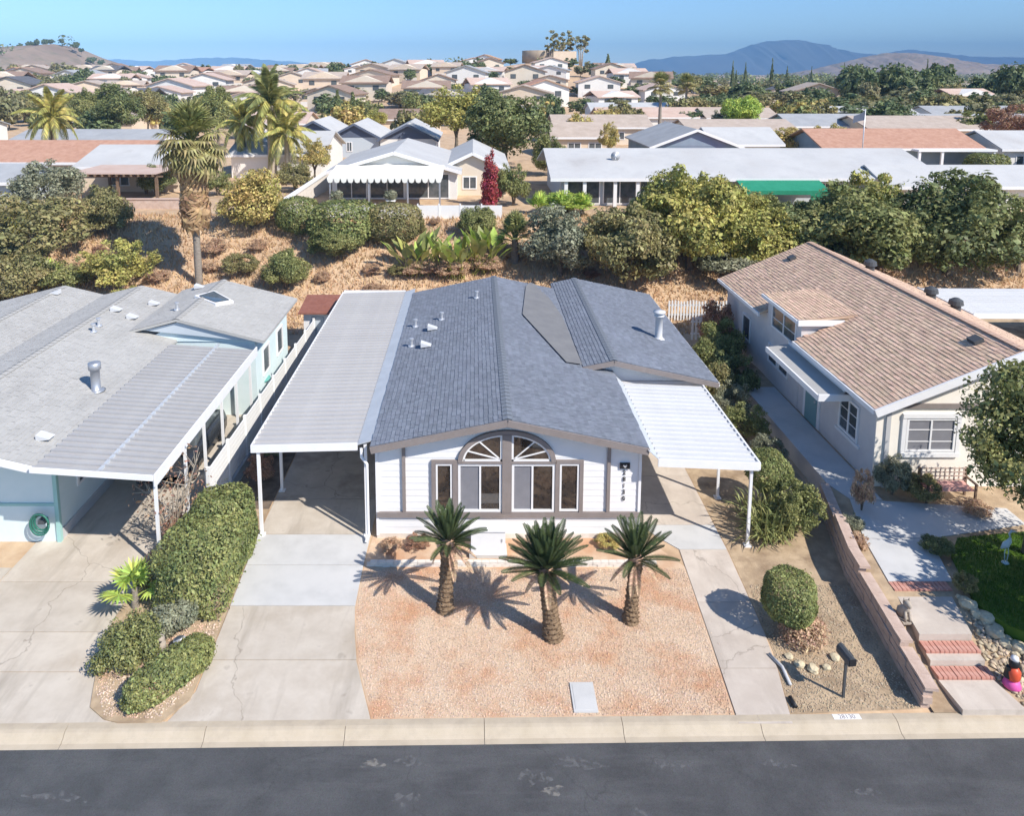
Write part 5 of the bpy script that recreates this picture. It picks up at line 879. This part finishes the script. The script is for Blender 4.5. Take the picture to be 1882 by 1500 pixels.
# ================================================================ streets behind
def bhouse(label, x0, x1, y0, y1, ze, zr, wm, rm, axis='x', z0=4.0, ov=.4, wins=(), group=None, name='house', door=True, cols=0, gab=None, fasc='white_paint'):
    cx, cy = (x0 + x1) / 2, (y0 + y1) / 2; t = thing(name, label, 'house', (cx, y0, z0), 0, group); m = MB(); r = MB()
    if axis == 'x':
        m.prismx([(y0, z0 - .6), (y1, z0 - .6), (y1, ze), (cy, zr - .12), (y0, ze)], x0, x1)
        s = (zr - ze) / (cy - y0); r.prismx([(y0 - ov, ze - s * ov), (cy, zr), (cy, zr + .14), (y0 - ov, ze - s * ov + .14)], x0 - ov, x1 + ov); r.prismx([(cy + .005, zr), (y1 + ov, ze - s * ov), (y1 + ov, ze - s * ov + .14), (cy + .005, zr + .14)], x0 - ov, x1 + ov)
        MB().box(x0 - ov, y0 - ov - .06, ze - s * ov - .12, x1 + ov, y0 - ov - .003, ze - s * ov + .12).build('fascia', fasc, t)
    else:
        m.prismy([(x0, z0 - .6), (x1, z0 - .6), (x1, ze), (cx, zr - .12), (x0, ze)], y0, y1)
        s = (zr - ze) / (cx - x0); r.prismy([(x0 - ov, ze - s * ov), (cx, zr), (cx, zr + .14), (x0 - ov, ze - s * ov + .14)], y0 - ov, y1 + ov); r.prismy([(cx + .005, zr), (x1 + ov, ze - s * ov), (x1 + ov, ze - s * ov + .14), (cx + .005, zr + .14)], y0 - ov, y1 + ov)
        q = MB(); q.bar((x0 - ov, y0 - ov - .04, ze - s * ov), (cx, y0 - ov - .04, zr + .02), .06, .26); q.bar((cx, y0 - ov - .045, zr + .02), (x1 + ov, y0 - ov - .045, ze - s * ov), .06, .26); q.build('rake_board', fasc, t)
        if gab: MB().prismy([(x0 + .1, ze + .02), (x1 - .1, ze + .02), (cx, zr - .15)], y0 - .03, y0 - .004).build('gable_panel', gab, t)
    m.build('wall', wm, t); r.build('roof', rm, t)
    for a0, a1, b0, b1 in wins: win(t, 'y', y0, a0, a1, z0 + b0, z0 + b1, .09, ((a0 + a1) / 2,), gm='glass_cool', name='window')
    for i in range(cols):
        px = x0 + (x1 - x0) * (i + .5) / cols; MB().box(px - .16, y0 - ov - .1 + .2, z0, px + .16, y0 - ov + .4, ze).build('column', 'white_paint', t)
    return t
# white awning house
aw = bhouse('low white gabled house with striped awning patio behind the bank', -11.4, -1.4, 58.2, 70, 6.3, 7.75, 'wall_white', 'roof_white', 'y', wins=((-11.1, -8.6, .05, 2.1), (-8.4, -5.6, .05, 2.1), (-5.4, -2.0, .05, 2.1)))
bhouse('small white gabled wing beside the awning patio', -2.9, 2.6, 60.2, 72, 6.2, 7.5, 'wall_sand', 'roof_white', 'y', wins=((-1.0, .2, .5, 1.6),))
t = thing('awning', 'white scalloped awning over the patio of the gabled house', 'awning', (-6.6, 54.6, 4)); m = MB()
m.hexa([(-11, 54.2, 6.25), (-2.4, 54.2, 6.25), (-2.4, 58.1, 6.75), (-11, 58.1, 6.75), (-11, 54.2, 6.3), (-2.4, 54.2, 6.3), (-2.4, 58.1, 6.8), (-11, 58.1, 6.8)]); m.build('canopy', 'canvas', t)
for i in range(17): MB().prismy([(-11 + i * .506, 6.25), (-10.52 + i * .506, 6.25), (-10.6 + i * .506, 5.98), (-10.76 + i * .506, 5.92), (-10.92 + i * .506, 5.98)], 54.17, 54.195).build('scallop', 'canvas', t)
for x in (-10.8, -7.9, -5, -2.6): MB().box(x - .06, 54.25, 3.9, x + .06, 54.37, 6.25).build('post', 'metal_grey', t)
wf = thing('fence', 'white panel fence along the top of the bank', 'fence', (-13, 51.0, 3.8)); fp = MB().box(.05, -.03, 0, 1.45, .03, 1.0).me('panel', 'vinyl'); fpo = MB().box(-.05, -.05, -.4, .05, .05, 1.12).me('post', 'vinyl')
for i in range(10): link('panel', fp, wf, (i * 1.5, 0, 0)); link('post', fpo, wf, (i * 1.5, 0, 0))
for i, x in enumerate((-10.2, -6.2)):
    t = thing('planter', ['pale planter urn at the left of the awning patio', 'pale planter urn at the middle of the awning patio'][i], 'planter', (x, 53.6, 4)); MB().lathe([(.2, 0), (.12, .15), (.35, .6), (.4, .75), (.3, .72)], k=12).build('bowl', 'white_paint', t, True, False); c = link('plant', LIB['far1'], t, (0, 0, 1.05), (0, 0, 0), .5); setmat(c, 'lf_grey')
sw = thing('garden_wall', 'long pale wall sloping up behind the round golden shrub', 'wall', (-13.5, 51, 4)); MB().hexa([(-13.9, 51, 3.4), (-13.6, 51, 3.4), (-12.5, 66, 3.6), (-12.8, 66, 3.6), (-13.9, 51, 4.9), (-13.6, 51, 4.9), (-12.5, 66, 5.6), (-12.8, 66, 5.6)]).build('wall', 'brick_white', sw); MB().hexa([(-13.97, 50.95, 4.902), (-13.53, 50.95, 4.902), (-12.43, 66, 5.602), (-12.87, 66, 5.602), (-13.97, 50.95, 5.0), (-13.53, 50.95, 5.0), (-12.43, 66, 5.7), (-12.87, 66, 5.7)]).build('coping', 'white_paint', sw)
# long white roofed house with columns and green awning
lo = bhouse('very long white roofed house with columned porch', 6.6, 34.5, 55.4, 66, 6.35, 7.75, 'wall_greyblue', 'roof_white', 'x', ov=.9, wins=((7.0, 9.6, .1, 2.2), (9.8, 12.4, .1, 2.2), (12.6, 15.2, .1, 2.2), (15.4, 18, .1, 2.2), (26, 27.5, .6, 1.8)))
for i, x in enumerate((6.9, 8.3, 10.6, 12.3, 14.1, 16.5)): MB().box(x - .13, 54.6, 3.8, x + .13, 54.86, 6.0).build('column', 'white_paint', lo)
ga = thing('awning', 'dark green awning over a patio of the long white house', 'awning', (22.5, 54.4, 4)); MB().hexa([(19.6, 52.6, 5.55), (25.8, 52.6, 5.55), (25.8, 54.4, 6.05), (19.6, 54.4, 6.05), (19.6, 52.6, 5.6), (25.8, 52.6, 5.6), (25.8, 54.4, 6.1), (19.6, 54.4, 6.1)]).build('canopy', 'awning_green', ga); MB().box(19.6, 52.56, 4.7, 21.2, 52.59, 5.6).box(24.4, 52.56, 4.7, 25.8, 52.59, 5.6).box(21.2, 52.56, 5.3, 24.4, 52.59, 5.6).build('curtain', 'awning_green', ga)
for x in (19.7, 25.7): MB().box(x - .05, 52.65, 3.7, x + .05, 52.75, 5.55).build('post', 'metal_grey', ga)
sd_ = thing('satellite_dish', 'small satellite dish on the long white roof', 'dish', (11.2, 58, 6.9)); MB().tube([(0, 0, 0), (0, 0, .5)], .03, 6).build('mast', 'metal_grey', sd_, True, False); MB().tube([(0, -.02, .62), (0, .0, .62), (0, .08, .62)], [.38, .36, .1], 14).build('dish', 'galv', sd_, True, False)
bhouse('white roofed house half hidden behind broad trees', 30.6, 46, 53.6, 59, 5.9, 6.9, 'stucco', 'roof_white', 'x', 3.8, .5, wins=((38, 39.4, .5, 1.6),))
bhouse('slate blue house with bright terracotta roof and carport', 36, 51.5, 75, 84, 6.55, 8.0, 'wall_blue', 'terracotta', 'x', ov=.6, wins=((37, 38.5, .6, 1.8), (40, 41.5, .6, 1.8)), cols=0)
cg = thing('carport', 'dark open carport at the end of the terracotta roof', 'carport', (48, 73.5, 4)); MB().box(44.5, 73.2, 6.25, 52.4, 75.3, 6.45).build('roof', 'white_paint', cg)
for x in (44.7, 47, 52.2): MB().box(x - .12, 73.3, 3.9, x + .12, 73.5, 6.25).build('post', 'white_paint', cg)
plant('hedge', 'square clipped hedge in front of the terracotta roofed carport', 'hedge', (50.3, 71.6, 4), 1.8, 2.2, 'box', 'lf_hedge')
fl = thing('flagpole', 'thin pole with drooping flag by the terracotta roof', 'flagpole', (38.2, 72, 4)); MB().tube([(0, 0, 0), (0, 0, 6.6)], .05, 8).build('pole', 'galv', fl, True, False)
MB().add([(0, 0, 6.4), (-.5, .05, 6.1), (-1.1, 0, 5.9), (-1.15, .02, 5.2), (-.5, .04, 5.4), (0, 0, 5.5)], [(0, 1, 4, 5), (1, 2, 3, 4)]).build('flag', 'wall_navy', fl, False, False)
# left side
pt = bhouse('patio house with pale flat gable roof and timber pergola', -33.5, -24.6, 62, 71, 6.25, 7.5, 'wall_tan', 'roof_white', 'x', ov=.5, wins=((-31, -29.4, .5, 1.7),))
pg = thing('pergola', 'brown timber pergola with dark shade beside the dirt terrace', 'pergola', (-27, 56, 4))
for x in (-30.5, -27.5, -24.5):
    for y in (56, 60.8): MB().box(x - .1, y - .1, 3.9, x + .1, y + .1, 6.1).build('post', 'wood_brown', pg)
for i in range(13): MB().box(-31.2 + i * .55, 55.4, 6.22, -31.1 + i * .55, 61.3, 6.38).build('rafter', 'wood_brown', pg)
for y in (55.95, 60.75): MB().box(-31.4, y, 6.1, -24, y + .14, 6.218).build('beam', 'wood_brown', pg)
MB().box(-31.3, 55.5, 6.39, -24.3, 61.2, 6.43).build('cover', 'roof_pink', pg)
bhouse('house with wide terracotta roof behind the left shrubs', -46, -30, 64.5, 73, 6.3, 7.7, 'wall_sand', 'terracotta', 'x')
bhouse('grey roofed house at the left edge below the terracotta roof', -45, -34.6, 54.5, 60, 6.0, 6.9, 'wall_greyblue', 'roof_grey', 'x', wins=((-38, -36.8, .6, 1.7),))
bhouse('long pale metal roofed house behind the terracotta roof', -53, -36.5, 84, 92, 6.4, 7.3, 'wall_white', 'roof_grey', 'x')
bhouse('white low roof seen through the palm trunks', -23.5, -14.8, 70.5, 82, 6.3, 8.0, 'wall_white', 'roof_white', 'x')
bw = thing('garden_wall', 'reddish low wall at the edge of the dirt terrace', 'wall', (-24, 54, 4)); MB().box(-26.6, 53.9, 3.5, -21.6, 54.2, 4.7).build('wall', 'block_pink', bw); MB().box(-26.65, 53.85, 4.702, -21.55, 54.25, 4.78).build('coping', 'roof_pink', bw)
# navy gables
bhouse('white house with navy gable, nearer to the conifers', -22.8, -16.6, 90, 100, 6.5, 8.2, 'wall_white', 'roof_white', 'y', gab='wall_navy', wins=((-21.6, -20.9, .8, 1.9), (-20.4, -19.7, .8, 1.9)), fasc='wall_navy')
bhouse('grey house with dark gable and twin arched windows', -17.4, -11.4, 88, 99, 6.4, 8.0, 'wall_greyblue', 'roof_white', 'y', gab='wall_navy', wins=((-16.6, -15.9, .7, 1.9), (-15.4, -14.7, .7, 1.9)), fasc='wall_navy')
bhouse('pale house with navy gable beside the tall yellow tree', -11.2, -4.6, 87, 98, 6.3, 8.0, 'wall_white', 'roof_white', 'y', gab='wall_navy', wins=((-9.4, -8.4, .7, 1.9),), fasc='wall_navy')
bl = bhouse('slate blue gabled house with red cloth under its eave', 18.5, 27.5, 76, 88, 6.5, 8.2, 'wall_blue', 'roof_grey', 'y', gab='wall_blue')
rc = thing('shade_cloth', 'bright red shade cloth hanging under the blue gable', 'cloth', (23.5, 75, 4)); MB().box(20.6, 74.6, 5.95, 26, 75.5, 6.02).build('sheet', 'red_cloth', rc); MB().box(20.6, 74.55, 5.6, 26, 74.59, 6.02).build('valance', 'red_cloth', rc)
B2 = [('wide tan roofed house right of the blue gable', 27.5, 41, 92, 104, 'wall_sand', 'roof_tan'), ('low white carport roof beside the golden shrub', 26, 33, 79, 87, 'wall_white', 'roof_white'), ('low tan roofed house behind the yellowing slim tree', 11.5, 25, 104, 114, 'wall_sand', 'roof_tan'), ('brown roofed house by the big dark tree', 9.5, 17, 88, 96, 'wall_tan', 'roof_tan'), ('pale pinkish roofed house below the hillside foot', 22, 46, 128, 138, 'wall_white', 'roof_pink'), ('white roofed house below the two distant fan palms', 24, 40, 150, 160, 'wall_white', 'roof_white'), ('teal gabled house behind the flagpole', 46, 58, 106, 116, 'wall_teal', 'roof_grey'), ('broad tan roof behind the terracotta one', 54, 72, 100, 112, 'wall_tan', 'roof_tan'), ('grey roofed house near the rust brown tree', 66, 88, 106, 116, 'wall_greyblue', 'roof_grey'), ('long white roof below the distant tall trees', 62, 80, 132, 142, 'wall_white', 'roof_white'), ('second grey roof farther along the right street', 84, 104, 134, 144, 'wall_greyblue', 'roof_grey'), ('white house with railing at the right edge', 53.5, 60, 74, 82, 'wall_white', 'roof_white'), ('teal cottage at the far right edge', 56.5, 64, 66, 73, 'wall_teal', 'roof_white'), ('low brown roof between the conifers and dark tree', -16, -6, 122, 132, 'wall_tan', 'roof_brown'), ('pink roofed house left of the conifers', -36, -26, 112, 122, 'wall_sand', 'roof_pink'), ('cream house below the hillside at far left', -84, -70, 100, 110, 'wall_white', 'roof_grey'), ('brown roofed house beyond the left palm', -66, -55, 118, 128, 'wall_tan', 'roof_tan'), ('white roof behind the big dark tree', 2, 16, 134, 144, 'wall_white', 'roof_white'), ('grey roof beyond the green tree between palms', -48, -36, 136, 146, 'wall_sand', 'roof_grey'), ('beige roof beside the bright green tree', 40, 52, 126, 136, 'wall_sand', 'roof_tan')]
for l, x0, x1, y0, y1, wm_, rm_ in B2: w3 = (x1 - x0) / 3; bhouse(l, x0, x1, y0, y1, 6.5, 7.9, wm_, rm_, 'x', wins=((x0 + w3 - .8, x0 + w3 + .8, .7, 1.8), (x0 + 2 * w3 - .8, x0 + 2 * w3 + .8, .7, 1.8)))
# ================================================================ hillside suburb
HV = []
for k, (wm_, rm_, desc) in enumerate([('wall_tan', 'roof_tan', 'tan stucco house with tan tiled roof'), ('wall_sand', 'roof_brown', 'sand stucco house with brown tiled roof'), ('wall_white', 'roof_pink', 'white stucco house with pinkish roof'), ('wall_white', 'roof_grey', 'white stucco house with pale grey roof'), ('wall_sand', 'roof_dark', 'sand stucco house with dark solar roof'), ('wall_white', 'terracotta', 'white stucco house with orange tiled roof')]):
    w = MB().box(-6, -5, -3, 6, 5, 4.2).prismy([(-6, 4.19), (6, 4.19), (0, 6.1)], -5, 5).me('wall', wm_)
    r = MB().prismy([(-6.7, 3.95), (0, 6.15), (0, 6.4), (-6.7, 4.2)], -5.5, 5.5).prismy([(.01, 6.15), (6.7, 3.95), (6.7, 4.2), (.01, 6.4)], -5.5, 5.5)
    r2 = MB().prismx([(-5.6, 3.95), (0, 5.9), (0, 6.15), (-5.6, 4.2)], -6.6, 6.6).prismx([(.01, 5.9), (5.6, 3.95), (5.6, 4.2), (.01, 6.15)], -6.6, 6.6)
    HV.append((w, r.me('roof', rm_), r2.me('roof', rm_), desc))
fw_ = MB().box(-.8, -5.06, 0, .8, -4.99, 1.3).me('window', 'glass_cool'); gd_ = MB().box(-2.2, -5.05, -1.5, 2.2, -4.99, 1.2).me('garage_door', 'wall_white')
g = random.Random(77); HP = []
for row in range(11):
    y = 184 + row * 17.5; xw = y * .75
    x = -xw + g.uniform(0, 12)
    while x < 62 + row * 1.2:
        if not (12 < x < 60 and 322 < y < 380): HP.append((x, y + g.uniform(-4, 4)))
        x += g.uniform(19, 36)
for x, y in ((105, 250), (128, 300), (150, 220), (170, 330), (96, 210), (125, 190), (190, 280), (215, 360), (110, 350), (140, 400), (240, 300), (180, 430)): HP.append((x, y))
for i, (x, y) in enumerate(HP):
    k = g.choice((0, 0, 1, 1, 2, 2, 3, 4, 0, 2, 5, 1)); w, r1, r2, desc = HV[k]; s = g.uniform(.85, 1.15); two = g.random() < .5
    far = 'on the plain' if x > 80 else 'high on the far hillside' if y > 270 else 'low on the far hillside'
    far += (', squat, ' if two else ', tall, ') + ('front row' if y < 205 else 'rear row' if y > 340 else 'middle rows'); t = thing('hillside_house', desc + ' ' + far, 'house', (x, y, gz(x, y) + .2), g.uniform(-.25, .25), 'houses: ' + desc + ' ' + far, s)
    if two: t.scale = (s, s, s * g.uniform(.75, .9))
    link('wall', w, t); link('roof', r1 if g.random() < .55 else r2, t)
    for q in (-3.4, 3.2): link('window', fw_, t, (q, 0, 2.2))
    link('garage_door', gd_, t, (g.choice((-2.5, 2.5)), 0, 0))
# hilltop tank wall and trees
tk = thing('water_tank', 'round tan tank wall on top of the hill', 'tank', (31, 352, gz(31, 352) - .5)); MB().lathe([(8.5, 0), (8.5, 5.6), (8.3, 5.7), (7.9, 5.6)], k=40).build('tank', 'tank', tk, True, False); MB().box(5, -8.9, 0, 16, -7, 5.2).build('wall', 'wall_tan', tk, world=False)
for i, (x, y, h, r, l) in enumerate(((40, 346, 15.5, 5.0, 'tall open crowned tree directly in front of the hilltop tank'), (50, 350, 14.5, 5.2, 'tall open crowned tree at the edge of the hilltop mound'), (44.5, 356, 12.5, 4, 'smaller open tree between the two tall hilltop trees'), (35.5, 343, 12, 3.2, 'slender hilltop tree against the tank wall'))):
    z = gz(x, y) - .5; t = thing('tree', l, 'tree', (x, y, z)); m = MB()
    for j in range(3): m.tube([(j * .5 - .5, 0, 0), (j * .9 - .9, 0, h * .45), ((j - 1) * r * .55, .5 * j, h * .8)], [.35, .25, .1], 6)
    m.build('trunk', 'bark_pale', t, True, False); gg = random.Random(i + 5)
    L = [((gg.uniform(-1, 1)) * r * .9, gg.uniform(-1, 1) * r * .5, h * gg.uniform(.5, .98), r * .24, r * .24, r * .16) for _ in range(16)]
    link('crown', npmesh('crown', *cloud(L, 1500, .34, i, .2), 'lf_olive'), t)
plant('conifer', 'thin dark conifer at the right foot of the hilltop', 'tree', (61, 340, gz(61, 340)), 2.2, 9, 'cone', 'lf_dark')
# ---------------------------------------------------------------- distant trees
def far_tree(x, y, r, h, kind, mat, lab, grp, nm='distant_tree'):
    z = gz(x, y) - .3; cnt[0] += 1; i = cnt[0]; sz_ = 'large ' if h > 6.8 else 'small ' if h < 5 else ''; cl_ = {'lf_far': 'dark green', 'lf_faro': 'olive brown', 'lf_olive': 'olive', 'lf_mid': 'fresh green', 'lf_gold': 'golden green'}[mat]; ds_ = ' in the nearer rows' if y < 170 else ' farthest back' if y > 330 else ' midway back'
    lab = sz_ + cl_ + ' ' + lab + ds_; grp = lab; t = thing(nm, lab, 'tree', (x, y, z), (i * 1.3) % 6.28, grp)
    c = link('crown', LIB['farcone0'] if kind else LIB['far%d' % (i % 4)], t, (0, 0, h * .55), (0, 0, 0), (r, r, h * .46)); setmat(c, mat); link('trunk', TRK[i % 3], t, (0, 0, 0), (0, 0, 0), (r * .5, r * .5, h * .4))
g = random.Random(13)
for i in range(230):  # between hillside houses
    y = g.uniform(165, 370); x = g.uniform(-y * .66, 75); far_tree(x, y, g.uniform(1.8, 3.8), g.uniform(3.2, 5.4) if y < 250 else g.uniform(3.5, 7), 0, g.choice(('lf_far', 'lf_faro', 'lf_far')), 'tree among the hillside houses', 'trees among hillside houses', 'hillside_tree')
for i in range(200):  # plain on the right
    y = g.uniform(130, 480) if i % 3 else g.uniform(130, 240); x = 66 + g.uniform(0, 1) * (y * .80 - 66 + 20); big = g.random() < .35
    far_tree(x, y, g.uniform(2.5, 5), g.uniform(4.5, 9.5 if big else 7), 0, g.choice(('lf_far', 'lf_faro', 'lf_far', 'lf_olive')), 'bushy tree on the far right plain', 'trees on the far right plain', 'plain_tree')
for i in range(34):  # tall dark row at the right
    y = g.uniform(190, 260); x = y * g.uniform(.5, .78); far_tree(x, y, g.uniform(3.5, 5.5), g.uniform(9.5, 14), 0, 'lf_far', 'tree in the dense tall stand', 'tall dark stand on the right', 'tall_tree')
for i in range(16): y = g.uniform(300, 480); far_tree(y * g.uniform(.3, .85), y, 1.4, g.uniform(12, 17), 1, 'lf_far', 'narrow cypress rising above the far right plain', 'cypresses on the plain', 'cypress')
for i in range(46):  # left foreground of the hills
    y = g.uniform(120, 330); x = -y * g.uniform(.52, .78); far_tree(x, y, g.uniform(2.5, 4.5), g.uniform(4.5, 8), 0, g.choice(('lf_far', 'lf_faro', 'lf_olive')), 'tree below the brown hills', 'trees below the brown hills', 'olive_tree')
for i in range(13):
    x = g.uniform(-425, -350); far_tree(x, 690 + g.uniform(-8, 20), g.uniform(2, 4), g.uniform(4, 8), 0, 'lf_far', 'tree on the brown hill crest', 'trees on the brown hill', 'hill_tree')
for i in range(90): y = g.uniform(100, 175); far_tree(g.uniform(-.62, .72) * y, y, g.uniform(1.7, 3.2), g.uniform(3.6, 6.2), 0, g.choice(('lf_mid', 'lf_olive', 'lf_far', 'lf_gold')), 'garden tree between the rows of low roofs', 'garden trees between roofs', 'garden_tree')
gq = np.random.default_rng(3); NB = 420; yb = gq.uniform(480, 1500, NB); xb = np.where(gq.random(NB) < .8, gq.uniform(.12, .85, NB) * yb, gq.uniform(-.7, .85, NB) * yb); rb = gq.uniform(5, 11, NB)
wv = cloud([(x, y, gz(x, y) + r * .45, r, r, r * .62) for x, y, r in zip(xb, yb, rb)], 26000, 1.3, 5, .5)
wd = link('woodland', npmesh('woodland', *wv, 'lf_far')); wd['kind'] = 'stuff'; tag(wd, 'far off belt of dull green trees along the plain', 'woodland')
# ================================================================ mountains and haze
def mountain(name, prof, Y, dep, mat, seed, zs=1.0):
    g = random.Random(seed); v = []; f = []; pts = []
    for (xa, za), (xb, zb) in zip(prof, prof[1:]):
        for i in range(8): s = i / 8; pts.append((xa + (xb - xa) * s, za + (zb - za) * s + g.uniform(-1, 1) * abs(xb - xa) * .016))
    pts.append(prof[-1]); n = len(pts); rows = 9
    for j in range(rows):
        q = j / (rows - 1) * 2 - 1; k = 1 - abs(q) ** 1.2
        for i, (x, z) in enumerate(pts):
            v.append((x * (1 + .02 * q), Y + q * dep, -40 + (z + 40) * k * (1 + (g.uniform(-.14, .14) if 0 < j < rows - 1 and j != rows // 2 else 0))))
    for j in range(rows - 1):
        for i in range(n - 1): f.append((j * n + i, j * n + i + 1, (j + 1) * n + i + 1, (j + 1) * n + i))
    return link(name, mesh(name, v, f, mat, None, True), kind='structure')
def mp(us, Y): return [((u - 872) * Y / 1350, 14 + (135 - v) * Y / 1350) for u, v in us]
mountain('mountain', mp([(1080, 137), (1125, 130), (1180, 111), (1250, 103), (1330, 99), (1370, 84), (1400, 77), (1460, 74), (1500, 83), (1530, 93), (1600, 101), (1660, 91), (1710, 98), (1780, 104), (1882, 106), (2100, 112), (2400, 125)], 7400), 7400, 1300, 'mount', 1)
mountain('mountain', mp([(-250, 118), (0, 112), (120, 110), (215, 109), (300, 112), (380, 107), (440, 106), (500, 111), (600, 118), (760, 126), (900, 136)], 7600), 7600, 900, 'mount', 2)
mountain('hill', mp([(1440, 136), (1510, 122), (1570, 107), (1620, 97), (1680, 99), (1740, 109), (1800, 118), (1900, 122), (2050, 130)], 2600), 2600, 500, 'hill_brown', 3)
hz = link('haze', MB().box(-8800, -200, -45, 8800, 8900, 370).me('haze', 'black')); hz['kind'] = 'stuff'; tag(hz, 'thin blue haze filling the valley air', 'haze')
hm = bpy.data.materials.new('haze'); hm.use_nodes = True; n = hm.node_tree.nodes; n.remove(n['Principled BSDF']); pv = n.new('ShaderNodeVolumePrincipled'); pv.inputs['Color'].default_value = (.33, .64, 1, 1); pv.inputs['Density'].default_value = .00018; pv.inputs['Anisotropy'].default_value = -.65
hm.node_tree.links.new(pv.outputs[0], n['Material Output'].inputs['Volume']); hz.data.materials.clear(); hz.data.materials.append(hm)
